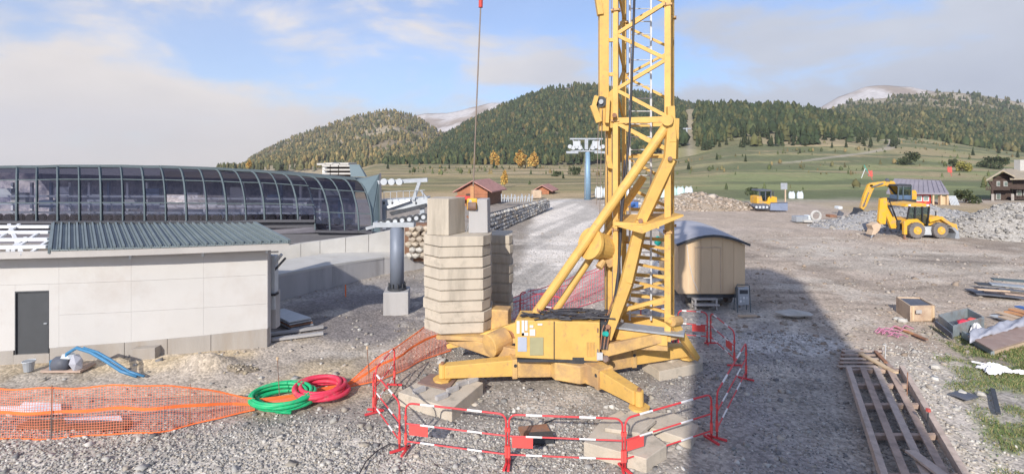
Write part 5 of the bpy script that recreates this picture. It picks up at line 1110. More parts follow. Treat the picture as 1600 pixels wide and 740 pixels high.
barrier(G(1058, 532), h - V(.08, 0, 0), 'red and white barrier behind the right rear pad, in front of the wagon', .7)
barrier(G(1000, 524), G(1054, 532), 'red and white barrier showing through the foot of the mast', .5)
barrier(a, b - V(.1, 0, 0), 'red and white barrier slanting back at the left of the enclosure', None)
barrier(i_, a + V(.03, .1, 0), 'red and white barrier behind the left one beside the orange netting', None)
barrier(G(812, 497), G(878, 508), 'red barrier standing behind the crane cabinet, left of the netting', None)

# ------------------------------------------------------------------ netting
def netting(path, lab, m='net', cell=.058, w=.0085, band=None, seed=0, posts=(), name='safety_netting', lean=0.0):
    """path: (x, y, zbottom, ztop)"""
    r = random.Random(seed); pts = [V(*p[:3]) for p in path]; t = thing(name, lab, 'netting', (pts[0].x, pts[0].y, 0))
    segs = []; tot = 0
    for i in range(len(path) - 1):
        L = (V(path[i + 1][0], path[i + 1][1]) - V(path[i][0], path[i][1])).length if False else math.hypot(path[i + 1][0] - path[i][0], path[i + 1][1] - path[i][1]); segs.append((tot, L)); tot += L
    def at(s, k):       # k 0 bottom .. 1 top
        for i, (s0, L) in enumerate(segs):
            if s <= s0 + L or i == len(segs) - 1:
                f = max(0, min(1, (s - s0) / L)); p, q = path[i], path[i + 1]
                x, y_, zb, zt = [lerp(p[j], q[j], f) for j in range(4)]; dx, dy = (q[0] - p[0]) / L, (q[1] - p[1]) / L
                wv = .05 * math.sin(s * 2.3 + seed) + .035 * math.sin(s * 5.1 + k * 3 + seed); off = wv * (1 - abs(2 * k - 1) * .3) + lean * k
                return V(x - dy * off, y_ + dx * off, lerp(zb, zt, k) + .02 * math.sin(s * 3.7 + seed) * k)
    hmax = max(p[3] - p[2] for p in path); nr = max(4, int(hmax / cell)); nc = int(tot / cell); mb = MB(); D = max(8, int(tot / .25))
    def ribbon(a, b, up):
        dd = (b - a).normalized(); s_ = dd.cross(V(0, -1, 0) if not up else V(0, -1, 0)); s_ = s_.normalized() * w / 2 if s_.length > 1e-6 else V(w / 2, 0, 0)
        th = V(0, w * .25, 0); mb.add([a - s_ - th, b - s_ - th, b + s_ - th, a + s_ - th, a - s_ + th, b - s_ + th, b + s_ + th, a + s_ + th], [(0, 1, 2, 3), (7, 6, 5, 4), (0, 4, 5, 1), (3, 2, 6, 7)])
    for k in range(nr + 1):
        for j in range(D): ribbon(at(tot * j / D, k / nr), at(tot * (j + 1) / D, k / nr), False)
    for j in range(nc + 1):
        s = tot * j / nc
        for q in range(3): ribbon(at(s, q / 3), at(s, (q + 1) / 3), True)
    o = mb.build('mesh', M[m], t); o['kind'] = 'stuff'
    for k, wd in ((1.0, .035), (0.0, .03)) + (((band, .07),) if band else ()):
        bb = MB()
        for j in range(D):
            p, q = at(tot * j / D, k), at(tot * (j + 1) / D, k); bb.beam(p, q, .012, wd)
        bb.build('edge_band', M['netband'] if m == 'net' else M['pinknet'], t)
    for s in posts:
        p = at(s, 0); MB().tube([V(p.x, p.y, -.05), V(p.x + .02, p.y, at(s, 1).z + .08)], .011, 6).build('stake', M['rust'], t)
    return t
n0 = [G(-60, 684), G(90, 684), G(260, 672), G(398, 640)]
netting([(n0[0].x, n0[0].y, .0, 1.15), (n0[1].x, n0[1].y, 0, 1.15), (n0[2].x, n0[2].y, 0, 1.10), (n0[3].x, n0[3].y, 0, .30)], 'long orange safety netting fence across the left foreground', band=.52, posts=(.3, 2.1, 5.0), seed=1)
k0, k1, k2, k3 = G(400, 636), G(540, 608), G(600, 592), G(668, 560)
netting([(k0.x, k0.y, .02, .18), (k1.x, k1.y, .02, .14), (k2.x, k2.y, .02, .75), (k3.x, k3.y, .02, 1.05), (*G(705, 548).xy, .02, 1.1)], 'bunched orange netting climbing from the hoses toward the ballast blocks', band=.6, posts=(), seed=2)
r0, r1, r2, r3 = G(795, 520), G(860, 500), G(905, 480), G(955, 462)
netting([(r0.x, r0.y, .05, 1.1), (r1.x, r1.y, .05, 1.15), (r2.x, r2.y, .0, 1.2), (r3.x, r3.y, .0, 1.5)], 'red netting strung behind the crane cabinet and mast', m='pinknet', cell=.17, w=.011, posts=(.5, 2.5), seed=3)
netting([(*G(800, 500).xy, .05, .9), (*G(880, 478).xy, .05, 1.1), (*G(960, 446).xy, .05, 1.2)], 'farther red netting crossing the ramp behind the crane', m='pinknet', cell=.2, w=.012, posts=(1,), seed=5)
# low string barrier posts
for (u, v, h_, l) in ((437, 625, 1.1, 'thin rusty stake behind the green hose coil'), (577, 598, 1.0, 'thin rusty stake with a yellow cap left of the enclosure')):
    p = G(u, v); t = thing('stake', l, 'stake', p); MB().tube([p, p + V(-.06, 0, h_)], .012, 6).build('rod', M['rust'], t); MB().tube([p + V(-.06, 0, h_ - .02), p + V(-.06, 0, h_ + .06)], .03, 6).build('cap', M['ply'], t)
p = G(540, 463); tag(MB().tube([p, p + V(0, 0, .55)], .03, 6).build('marker_post', M['netband']), 'short orange marker post in front of the lower concrete wall', 'post')

# ------------------------------------------------------------------ hoses
def coil(name, cu, cv, Yc, rx, ry, n, m, lab, rt, seed, tail=None):
    r = random.Random(seed); c = G(cu, cv); pts = []
    steps = 30; ph = r.uniform(0, 6)
    for i in range(n * steps + 1):
        a = 2 * math.pi * i / steps + ph; k = i / (n * steps); wob = 1 + .07 * math.sin(a * .37 + seed) + .10 * (r.random() * 0 + math.sin(k * 9 + seed) * .5)
        tilt = .16 * math.sin(a * .21 + seed * 2)
        pts.append(V(c.x + rx * wob * math.cos(a) + .10 * math.sin(k * 7), c.y + ry * wob * math.sin(a) + .08 * math.cos(k * 5), rt + .03 + .30 * k * (1 - .3 * k) + tilt * .25 * (1 + math.sin(a)) ))
    if tail: pts += tail(c, pts[-1])
    o = MB().tube(pts, rt, 8).build(name, M[m], None, smooth=True); return tag(o, lab, 'hose')
coil('hose_coil', 443, 630, 13, .72, .60, 6, 'green', 'bright green hose loosely coiled on the gravel', .05, 1)
coil('hose_coil', 503, 618, 13, .58, .55, 6, 'redhose', 'thick red hose coiled behind the green one', .06, 4)
g0 = G(396, 622); tag(MB().tube([G(396, 632) + V(0, 0, .2), G(412, 640) + V(0, 0, .16), G(432, 646) + V(0, 0, .06), G(455, 647) + V(0, 0, .05)], .045, 8).build('hose', M['green'], None, smooth=True), 'loose green hose end reaching left toward the orange netting', 'hose')
p0 = [G(105, 580) + V(0, 0, .55), G(120, 580) + V(0, 0, .72), G(142, 582) + V(0, 0, .62), G(165, 584) + V(0, 0, .40), G(190, 588) + V(0, 0, .16), G(214, 590) + V(0, 0, .05)]
tag(MB().tube([p0[0] - V(.05, 0, .4)] + p0, .05, 8).build('blue_hose', M['bluehose'], None, smooth=True), 'blue hose arching from the wrapped pump down to the ground', 'hose')
tag(MB().tube([p + V(.25, -.05, .02) for p in p0[1:]], .035, 8).build('blue_hose', M['bluehose'], None, smooth=True), 'thinner blue hose running beside the thick one', 'hose')
# ground cables
tag(MB().tube([G(u, v) + V(0, 0, .03) for u, v in ((560, 745), (572, 722), (590, 705), (610, 694), (628, 700))], .014, 5).build('cable', M['cable_blk']), 'black cable snaking over gravel at the bottom left of the barriers', 'cable')
tag(MB().tube([G(u, v) + V(0, 0, .03) for u, v in ((838, 676), (852, 662), (868, 655), (905, 656))], .014, 5).build('cable', M['cable_blk']), 'black cable lying on gravel inside the enclosure', 'cable')
t = thing('junction_box', 'small dark box on a board lying inside the barriers', 'box', G(845, 690)); p = G(846, 688); MB().box(p + V(0, 0, .07), (.55, .3, .14), rz=.1).build('body', M['dark_steel'], t, bevel=.02); MB().box(p + V(-.15, .4, .03), (.7, .35, .06), rz=.2).build('board', M['rust'], t)

# ------------------------------------------------------------------ pump, bucket at the white building
t = thing('pump', 'wrapped black and grey pump by the plinth of the white building', 'pump', G(110, 585)); p = G(98, 578)
MB().tube([p + V(-.2, 0, .2), p + V(.25, 0, .22)], .22, 12).build('motor', M['slate'], t, smooth=True)
boulder(61, p + V(.5, -.1, .28), (.22, .2, .33), 'wrapping', M['tarp'], t); boulder(62, p + V(.2, 0, .42), (.3, .2, .13), 'wrapping', M['lightgrey'], t); MB().box(p + V(.1, .1, .04), (1.2, .6, .06)).build('skid', M['wood'], t)
for s in (-.25, .55): MB().tube([p + V(s, -.1, .05), p + V(s, -.1, .35)], .05, 8).build('outlet', M['bluehose'], t)
t = thing('bucket', 'grey bucket on the soil in front of the white building', 'bucket', G(45, 579)); p = G(45, 579)
MB().tube([p, p + V(0, 0, .30)], .115, 16, r1=.15).build('pail', M['galv'], t); MB().tube([p + V(.16 * math.cos(a), .16 * math.sin(a), .30) for a in np.linspace(0, 6.28, 17)], .015, 5).build('rim', M['lightgrey'], t)
for i, (pts, l) in enumerate((([(38, 625), (95, 628), (97, 642), (40, 640), (0, 640), (0, 632), (30, 632)], 'large white plastic sheet on the soil behind the orange netting'), ([(100, 650), (188, 646), (192, 656), (104, 660)], 'smaller white plastic sheet lying behind the netting'))):
    g_ = [G(u, v + 6, .03) for u, v in pts]; tag(MB().prism([(q.x, q.y) for q in g_], .05, .10).build('plastic_sheet', M['plastic_w']), l, 'plastic sheet')
p = G(70, 672); tag(MB().box(p + V(.6, .15, .06), (2.6, .3, .08), rz=-.03).build('board', M['hutdark']), 'long brown board under the netting at far left', 'board')
# sheets stack right of the building
t = thing('sheet_stack', 'low stack of grey formwork sheets beside the white building corner', 'sheet stack', G(460, 515))
for k in range(4):
    q = [G(u, v, 0) for u, v in ((421, 500), (455, 517), (490, 510), (448, 495))]; z = .05 + k * .085; dx = k * .03
    MB().prism([(a.x - dx, a.y) for a in q], z, z + .05).build('sheet', M['lightgrey' if k == 3 else ('rust' if k % 2 else 'galv')], t, bevel=.004)
for k in range(2): MB().beam(G(420 + k * 6, 524 + k * 8) + V(0, 0, .05), G(505, 512 + k * 10) + V(0, 0, .05), .18, .08).build('bearer', M['conc_grey'], t)

# ------------------------------------------------------------------ wooden wagon cabin
def wagon():
    Y = 22.0; t = thing('site_wagon', 'plywood site wagon with a curved grey metal roof and a small step', 'site wagon', G(1112, 480))
    xl, xr = P(1060, 0, Y).x, P(1164, 0, Y).x; xm = (xl + xr) / 2; L = 4.6; z0 = .62; ze = 2.72; zt = 3.12
    def arc(z_off=0, ext=0): return [V(lerp(xl - ext, xr + ext, k / 10), Y, ze + (zt - ze) * math.sin(math.pi * k / 10) + z_off) for k in range(11)]
    MB().extrude([V(xl, Y, z0), V(xr, Y, z0)] + list(reversed(arc())), (.5, L, 0)).build('body', M['ply'], t)
    # sheathing boards on the front, each proud of the body
    bx = np.linspace(xl + .02, xr - .02, 7)
    for a, b in zip(bx[:-1], bx[1:]):
        ka, kb = (a - xl) / (xr - xl), (b - xl) / (xr - xl); f = lambda k: ze - .03 + (zt - ze) * math.sin(math.pi * k)
        MB().extrude([V(a + .006, Y - .02, z0 + .03), V(b - .006, Y - .02, z0 + .03), V(b - .006, Y - .02, f(kb)), V(a + .006, Y - .02, f(ka))], (0, .019, 0)).build('board', M['ply'], t)
    MB().box((lerp(xl, xr, .44), Y - .035, 2.62), (1.15, .03, .05)).build('door_head', M['tan_board'], t)
    for s in (.25, .63): MB().box((lerp(xl, xr, s), Y - .03, 1.65), (.03, .02, 1.95)).build('door_edge', M['tan_board'], t)
    MB().tube([V(lerp(xl, xr, .12), Y - .05, 2.75), V(lerp(xl, xr, .15), Y - .06, 2.0), V(lerp(xl, xr, .22), Y - .06, 1.2), V(lerp(xl, xr, .29), Y - .05, .75)], .014, 5).build('cable', M['alu'], t)
    a0 = arc(.02, .14); mb = MB()
    for i in range(10):
        p, q = a0[i], a0[i + 1]; d0 = V(0, -.18, 0); d1 = V(.5, L + .15, 0); th = V(0, 0, .045); mb.hexa([p + d0, q + d0, q + d1, p + d1], [p + d0 + th, q + d0 + th, q + d1 + th, p + d1 + th])
    mb.build('roof', M['wagonroof'], t, smooth=False)
    mb = MB()
    for i in range(10): mb.beam(a0[i] + V(0, -.2, 0), a0[i + 1] + V(0, -.2, 0), .03, .10)
    mb.build('roof_edge', M['dark_steel'], t)
    MB().box((xm + .25, Y + L / 2, .52), (xr - xl - .3, L - .2, .18)).build('chassis', M['dark_steel'], t)
    for sx in (-1, 1):
        for yy in (.9, L - .9):
            cx = xm + sx * .95 + .1; MB().tube([(cx - .1, Y + yy, .33), (cx + .1, Y + yy, .33)], .33, 20).build('wheel', M['tyre'], t)
    # step trestle
    s = thing('step_trestle', 'white painted wooden step standing in front of the wagon door', 'step', G(1103, 484)); c = G(1103, 483)
    for dx in (-.45, .45): 
        for dy in (0, .35): MB().box((c.x + dx, c.y + dy, .2), (.07, .07, .42)).build('leg', M['trim'], s)
    for z, dy in ((.42, .17), (.22, -.02)): MB().box((c.x, c.y + dy, z), (1.05, .34, .05)).build('tread', M['trim'], s, bevel=.005)
    # distribution board on legs
    d = thing('power_board', 'grey portable socket board on a tubular stand beside the wagon', 'power distribution board', G(1160, 488)); c = G(1160, 486)
    for dx in (-.27, .27): MB().tube([(c.x + dx, c.y - .16, 0), (c.x + dx, c.y - .06, 1.08), (c.x + dx * .8, c.y, 1.13)], .02, 6).build('frame_leg', M['rib'], d); MB().tube([(c.x + dx, c.y + .22, 0), (c.x + dx, c.y + .05, 1.0)], .02, 6).build('frame_leg', M['rib'], d)
    MB().tube([(c.x - .22, c.y, 1.12), (c.x + .22, c.y, 1.12)], .02, 6).build('handle', M['rib'], d)
    MB().box((c.x, c.y, .66), (.46, .24, .72)).build('cabinet', M['galv'], d, bevel=.02); MB().box((c.x, c.y - .125, .85), (.34, .02, .16)).build('meter_window', M['dark_steel'], d)
    for k in range(5): MB().box((c.x - .13 + (k % 3) * .13, c.y - .13, .60 - (k // 3) * .14), (.08, .03, .09)).build('socket', M['white'] if k % 2 else M['lightgrey'], d)
    p = G(1168, 494); tag(MB().box(p + V(0, 0, .03), (.75, .14, .06), rz=.05).build('plank', M['tan_board'], None), 'short pale plank on the ground at the foot of the power board', 'plank')
wagon()

# ------------------------------------------------------------------ wooden frame at lower right and other timber
def frame_():
    A, B = V(10.05, 15.3, 0), V(11.65, 15.3, 0); D = V(-2.55, -4.9, 0) * 1.22; t = thing('timber_frame', 'large weathered timber ladder frame lying on gravel at the lower right', 'timber frame', A)
    for i, k in enumerate((0, .27, .52, .76, 1)):
        a = A.lerp(B, k) + V(0, 0, .17 if i in (0, 4) else .20); w = .13 if i in (0, 4) else .16; MB().beam(a, a + D, w, .22 if i in (0, 4) else .05).build('side_beam' if i in (0, 4) else 'lengthwise_board', M['wood_b' if i % 2 == 0 else 'wood'], t, bevel=.006)
    for j, s in enumerate((0.0, .17, .36, .60, .85)):
        a, b = A + D * s, B + D * s; MB().beam(a + V(-.03, 0, .115), b + V(.03, 0, .115), .12, .11).build('crossbar', M['wood'], t, bevel=.006)
    p = G(1430, 725, .26); tag(MB().beam(G(1422, 706, .26) + V(0, 0, .03), G(1492, 760, .26) + V(0, 0, .05), .22, .05).build('loose_board', M['wood_b'], None, bevel=.005), 'loose grey board lying askew across the big timber frame', 'board')
frame_()
def plank(u0, v0, u1, v1, w, m, lab, z=.05, th=.05, name='plank', z1=None):
    a, b = G(u0, v0, z) , G(u1, v1, z1 if z1 else z); o = MB().beam(a, b, w, th).build(name, M[m], None, bevel=.004); return tag(o, lab, 'plank')
t = thing('pallet', 'small grey wooden pallet behind the big timber frame', 'pallet', G(1345, 570))
for k in range(5):
    a = G(1310 + k * 1.5, 572 - k * 6.0, .16); b = G(1370 + k * 3, 572 - k * 6.0, .16); MB().beam(a, b, .12, .03).build('deck_board', M['wood' if k % 2 else 'wood_b'], t)
for k in range(3):
    a = G(1314 + k * 27, 573, .07); b = G(1318 + k * 29, 547, .07); MB().beam(a, b, .09, .11).build('bearer', M['hutdark'], t)
plank(1345, 552, 1400, 582, .16, 'ply', 'yellowish plank leaning over the small pallet', .22)
plank(1368, 548, 1384, 566, .1, 'rust', 'short dark batten on the small pallet end', .24)
plank(1375, 556, 1398, 580, .12, 'brown_board', 'brown batten between the pallet and the timber frame', .2)
plank(1398, 509, 1448, 530, .13, 'orange_wood', 'orange brown plank lying in grass below the plywood crate', .05)
plank(1428, 522, 1449, 530, .1, 'rust', 'short rusty bar crossing the orange plank', .09)
plank(1551, 607, 1560, 645, .10, 'dark_steel', 'dark steel bar lying in the grass at right', .06)
plank(1493, 612, 1520, 622, .5, 'slate', 'flat dark tile lying at the grass edge', .05)
for k, (u0, v0, u1, v1, m, l) in enumerate(((1551, 492, 1582, 502, 'lightgrey', 'pale grey plank in the board pile at right'), (1560, 487, 1596, 498, 'tan_board', 'tan plank in the board pile at right'), (1572, 486, 1606, 494, 'orange_wood', 'orange plank at the back of the board pile'), (1565, 494, 1600, 505, 'tan_board', 'front tan plank of the board pile'), (1580, 482, 1610, 490, 'orange_wood', 'short orange offcut at the right image edge'), (1590, 478, 1612, 484, 'bluebox', 'blue offcut at the right edge above the orange planks'))): plank(u0, v0, u1, v1, .3, m, l, .08 + .04 * k)
# dark sheets upper right
t = thing('sheet_pile', 'untidy pile of dark roofing sheets at the yard edge', 'sheet pile', G(1562, 462))
rs = random.Random(3)
for k, (u, v, l_, w_, a_, m) in enumerate(((1545, 455, 1.6, .7, -.3, 'slate'), (1560, 462, 1.7, .5, -.45, 'slate'), (1573, 461, 1.6, .5, -.6, 'wood'), (1562, 450, 1.8, .5, -.35, 'dark_steel'), (1577, 452, 1.4, .5, -.5, 'galv'), (1588, 462, 1.3, .4, -.5, 'slate'), (1550, 463, 1.2, .3, -.3, 'tan_board'), (1583, 449, 1.6, .35, -.4, 'rib'))):
    p = G(u, v, .1); MB().box(p + V(0, 0, .05 * k), (l_, w_, .05), M=Matrix.Rotation(a_, 3, 'Z') @ Matrix.Rotation(rs.uniform(-.1, .1), 3, 'X')).build('sheet', M[m], t)
# plywood crate
def box_open(name, lab, cat, quad, h, wall, m, minner, th=.05, lid=None):
    g_ = [G(u, v) for u, v in quad]; c = sum(g_, V(0, 0, 0)) / 4; t = thing(name, lab, cat, c)
    for i in range(4):
        a, b = g_[i], g_[(i + 1) % 4]; n = (c - (a + b) / 2); n.z = 0; n.normalize()
        MB().hexa([a, b, b + n * th, a + n * th], [a + V(0, 0, h), b + V(0, 0, h), b + n * th + V(0, 0, h), a + n * th + V(0, 0, h)]).build('side_board', M[m], t, bevel=.004)
    MB().prism([(lerp(q.x, c.x, .04), lerp(q.y, c.y, .04)) for q in g_], .02, .06).build('bottom', M[minner], t)
    if lid: MB().prism([(lerp(q.x, c.x, .14), lerp(q.y, c.y, .10)) for q in g_], h - .10, h - .05).build('contents', M[lid], t)
    return t
ct = box_open('crate', 'plywood crate covered with a dark sheet on the yard edge', 'crate', [(1422, 502), (1461, 501), (1438, 487), (1400, 486)], .62, 1, 'tan_board', 'ply', lid='slate')
p = G(1424, 503); MB().box(p + V(.28, -.02, .42), (.22, .02, .14)).build('label_sheet', M['trim'], ct)
for s in (.1, .9): MB().beam(G(1422, 502).lerp(G(1461, 501), s) + V(0, -.02, .05), G(1422, 502).lerp(G(1461, 501), s) + V(0, -.02, .60), .07, .03).build('batten', M['ply'], ct)
bt = box_open('steel_tray', 'open grey steel box with red bags inside', 'box', [(1489, 527), (1538, 512), (1512, 497), (1466, 508)], .42, 1, 'greybox', 'slate')
boulder(71, G(1508, 512) + V(0, 0, .22), (.30, .25, .13), 'bag', M['redhose'], bt); boulder(72, G(1520, 509) + V(0, 0, .22), (.25, .2, .12), 'bag', M['redflag'], bt); bt_ = None
for k in range(5): MB().beam(G(1462, 512 + k) + V(0, 0, .1 + k * .06), G(1488, 531 + k) + V(0, 0, .06 + k * .06), .05, .05).build('side_rib', M['slate'], bt)
# big board with tarp
t = thing('board_stack', 'brown board lying on a low frame in the grass at the right edge', 'board', G(1560, 545))
q = [G(u, v, .28) for u, v in ((1512, 524), (1551, 546), (1640, 520), (1600, 500))]
MB().prism([(p.x, p.y) for p in q], .24, .28).build('board', M['brown_board'], t)
MB().beam(G(1551, 549, .05), G(1640, 524, .05), .08, .22).build('edge_beam', M['tan_board'], t); MB().beam(G(1505, 522, .1), G(1551, 549, .1), .10, .24).build('edge_beam', M['greybox'], t)
mb = MB(); N_ = 40
def tp(i, j):
    u = lerp(1516, 1625, i / N_); v = lerp(515, 485, i / N_) + j * 1.8; p = G(u, v, .36); return p + V(0, 0, .05 * math.sin(i * .4 + j * .5) + .02 * math.sin(i * 1.3 - j) - (.08 if j in (0, 8) else 0))
mb.add([tp(i, j) for i in range(N_ + 1) for j in range(9)], [(i * 9 + j + 1, (i + 1) * 9 + j + 1, (i + 1) * 9 + j, i * 9 + j) for i in range(N_) for j in range(8)])
o = mb.build('tarp', M['tarp'], None, smooth=True); so = o.modifiers.new('thick', 'SOLIDIFY'); so.thickness = .03; tag(o, 'crumpled grey tarp drawn over the back of the brown board', 'tarp')
def rag(name, lab, cat, cu, cv, rx, ry, h, m, seed):
    r = np.random.default_rng(seed); n = 16; c = G(cu, cv); vs = []
    for i in range(n + 1):
        for j in range(n + 1):
            a, b_ = i / n * 2 - 1, j / n * 2 - 1; e = 1 + .35 * math.sin(3 * math.atan2(b_, a) + seed)
            vs.append((c.x + a * rx * e, c.y + b_ * ry * e, .02 + h * max(0, 1 - (a * a + b_ * b_)) * (.4 + .6 * r.random()) + .03 * r.random()))
    fs = [(i * (n + 1) + j, (i + 1) * (n + 1) + j, (i + 1) * (n + 1) + j + 1, i * (n + 1) + j + 1) for i in range(n) for j in range(n) if (((i + .5) / n * 2 - 1) ** 2 + ((j + .5) / n * 2 - 1) ** 2) < .95]
    return tag(MB().add(vs, fs).build(name, M[m]), lab, cat)
rag('plastic_film', 'crumpled white plastic film lying on the grass', 'plastic film', 1553, 580, .42, .28, .26, 'plastic_w', 2)
plank(1518, 564, 1542, 569, .05, 'plastic_w', 'thin white strip left of the plastic film', .06); rag('plastic_film', 'flat end of white plastic film at the right image edge', 'plastic film', 1592, 583, .35, .12, .08, 'plastic_w', 5)
rag('plastic_bag', 'small white bag on the tarp corner beside the grey box', 'bag', 1527, 524, .16, .2, .5, 'plastic_w', 8)
mb = MB(); r_ = random.Random(9)
for k in range(16):
    u, v = r_.uniform(1366, 1408), r_.uniform(514, 528); mb.tube([G(u, v) + V(0, 0, .05), G(u + 7, v - 2) + V(0, 0, .14 * r_.random() + .04), G(u + r_.uniform(12, 20), v + r_.uniform(-2, 5)) + V(0, 0, .05)], .018, 5)
tag(mb.build('strap_bundle', M['pinkstrap']), 'tangle of pink and purple straps on the soil left of the orange plank', 'straps', kind='stuff')
for i, (u, v, h_, m, l) in enumerate(((1417, 625, .75, 'rust', 'thin rusty rod standing at the edge of the timber frame'), (1449, 684, .62, 'dark_steel', 'dark rod with a red cap standing right of the timber frame'), (1383, 562, .5, 'alu', 'thin pale rod standing behind the small pallet'))):
    p = G(u, v); t = thing('rod', l, 'rod', p); MB().tube([p - V(0, 0, .05), p + V(.02, 0, h_)], .014, 6).build('shaft', M[m], t)
    if i == 1: MB().tube([p + V(.02, 0, h_), p + V(.02, 0, h_ + .06)], .05, 8).build('cap', M['redflag'], t)
for i, (u, v, s, l) in enumerate(((1410, 503, .22, 'pale rock left of the plywood crate'), (1402, 500, .18, 'smaller rock beside the pale rock at the crate'), (1462, 575, .16, 'white stone in the gravel by the grass'), (1504, 616, .15, 'pale stone at the dark tile'), (1532, 617, .13, 'small stone right of the dark tile'), (1240, 494, .5, 'flat pale rock half buried in the yard right of the power board'))):
    o = boulder(40 + i, G(u, v) + V(0, 0, s * .25), (s * (1.9 if i == 5 else 1), s, s * (.25 if i == 5 else .6)), 'rock', ST[3], None); tag(o, l, 'rock')

# ------------------------------------------------------------------ machines
def wheel(parent, c, r, w, tread=True):
    MB().tube([c - V(0, w / 2, 0), c + V(0, w / 2, 0)], r, 24).build('tyre', M['tyre'], parent, bevel=.04)
    MB().tube([c - V(0, w / 2 + .03, 0), c - V(0, w / 2 - .05, 0)], r * .52, 16).build('rim', M['yellow_new'], parent, bevel=.01); MB().tube([c - V(0, w / 2 + .07, 0), c - V(0, w / 2, 0)], r * .2, 10).build('hub', M['yellow'], parent)
    mb = MB()
    for k in range(18):
        a = k / 18 * 6.283; p = c + V(math.cos(a), 0, math.sin(a)) * (r + .005); mb.box(p, (.05, w * .9, .09), M=Matrix.Rotation(-a, 3, 'Y'))
    mb.build('tread', M['tyre'], parent)
def backhoe():
    Y = 41.0; t = thing('backhoe_loader', 'yellow backhoe loader parked in the yard with its digging arm raised', 'backhoe loader', P(1448, 372, Y))
    yn = M['yellow_new']
    def Q(u, v, dy=0): return P(u, v, Y + dy)
    def ex(pts, d, nm, m, dy=0, bev=.02): return MB().extrude([Q(u, v, dy) for u, v in pts], (0, d, 0)).build(nm, M[m] if isinstance(m, str) else m, t, bevel=bev)
    for u, r in ((1430.5, .62), (1467.5, .60)):
        for dy in (.0, 1.9): wheel(t, Q(u, 359.5, dy) , r, .42)
    ex([(1420, 362), (1424, 352), (1490, 352), (1492, 362)], 1.1, 'chassis', 'dark_steel', .35)
    ex([(1443, 354), (1443, 367), (1456, 367), (1458, 354)], 1.9, 'fuel_tank', 'lightgrey', .05)
    # rear fender and body
    ex([(1413, 350), (1418, 343), (1434, 342), (1443, 349), (1445, 354), (1440, 354), (1436, 349), (1424, 348), (1418, 353)], 2.0, 'fender', yn, 0)
    ex([(1449, 352), (1450, 341), (1466, 337), (1480, 343), (1486, 352)], 1.5, 'hood', yn, .25, .04)
    ex([(1452, 347), (1452, 344), (1463, 342), (1463, 346)], .04, 'grille', 'dark_steel', .2, 0)
    # cab
    cab = MB(); t0 = [(1417, 342), (1422, 322), (1450, 322), (1451, 344)]
    for (a, b) in (((1417, 343), (1421, 322)), ((1429, 345), (1430, 322)), ((1449, 352), (1452, 322)), ((1441, 348), (1441, 322))):
        for dy in (.15, 1.65): MB().beam(Q(*a, dy), Q(*b, dy), .09).build('pillar', M['black'], t)
    ex([(1414, 323), (1418, 318.5), (1440, 317), (1452, 319.5), (1454, 323)], 1.9, 'cab_roof', yn, 0, .05)
    for pts in (((1418, 341), (1422, 323.5), (1429, 323.5), (1428.5, 343)), ((1430.5, 344), (1430.8, 323.5), (1440.5, 323.5), (1440.5, 347)), ((1441.5, 348), (1441.5, 323.5), (1450.5, 323.5), (1448.5, 351))):
        for dy in (.18, 1.6): ex(pts, .02, 'window', 'cabglass', dy, 0)
    ex([(1430, 351), (1430, 343), (1437, 343), (1438, 351)], .7, 'seat', 'black', .6); MB().beam(Q(1443, 348, .9), Q(1440, 338, .9), .06).build('steering_column', M['black'], t)
    for dy in (.05, 1.75):
        MB().beam(Q(1452, 345, dy), Q(1470, 340, dy), .12, .22).build('loader_arm', yn, t, bevel=.02); MB().beam(Q(1470, 340, dy), Q(1493, 356, dy), .12, .26, h1=.18).build('loader_arm', yn, t, bevel=.02)
        MB().beam(Q(1458, 350, dy), Q(1483, 352, dy), .07).build('ram', M['chrome'], t)
    ex([(1483, 352), (1488, 348), (1495, 350), (1497, 360), (1490, 362)], 1.6, 'bucket_linkage', yn, .15)
    ex([(1488, 357), (1492, 355), (1498, 361), (1500, 374), (1492, 374), (1494, 364)], 2.4, 'loader_bucket', 'galv', -.25, .01)
    # rear: stabiliser, kingpost, boom, dipper, bucket
    for dy in (-.05, 1.8): MB().beam(Q(1413.5, 345, dy), Q(1413.5, 366, dy), .24, .24).build('stabiliser', yn, t, bevel=.02); MB().beam(Q(1413.5, 366, dy), Q(1413.5, 373, dy), .12, .12).build('stabiliser_rod', M['rust'], t); MB().box(Q(1413.5, 373.5, dy), (.5, .4, .08)).build('stabiliser_foot', M['rust'], t)
    ex([(1403, 358), (1403, 346), (1416, 342), (1416, 358)], .9, 'kingpost', 'dark_steel', .5)
    MB().beam(Q(1405, 353, .8), Q(1400, 350, .8), .3, .42).build('boom', yn, t); bm = ex([(1405, 357), (1393, 357), (1385, 337), (1381, 318), (1383, 310), (1388, 314), (1390, 326), (1399, 340)], .26, 'boom', yn, .7, .02)
    dp = ex([(1376, 310), (1386, 309), (1387, 320), (1384, 350), (1376, 350), (1373, 346)], .24, 'dipper', yn, .4, .02)
    MB().beam(Q(1388, 312, .62), Q(1379, 330, .62), .06).build('ram', M['chrome'], t); MB().beam(Q(1396, 338, .62), Q(1386, 318, .62), .08).build('ram', M['dark_steel'], t)
    for k in range(3): MB().tube([Q(1404, 350, .7), Q(1398 - k, 333, .65), Q(1389, 312 - k, .6), Q(1383, 312, .55)], .03, 5).build('hose', M['black'], t)
    ex([(1362, 352), (1372, 348), (1377, 351), (1374, 360), (1368, 366), (1362, 367), (1365, 359)], .7, 'digging_bucket', 'tan_board', .25, .01)
    for k in range(4): MB().beam(Q(1364, 366, .3 + k * .2), Q(1361, 371, .3 + k * .2), .07).build('bucket_tooth', M['galv'], t)
    for u in (1421, 1449): MB().box(Q(u, 320.5, -.05), (.16, .1, .14)).build('work_lamp', M['white'], t)
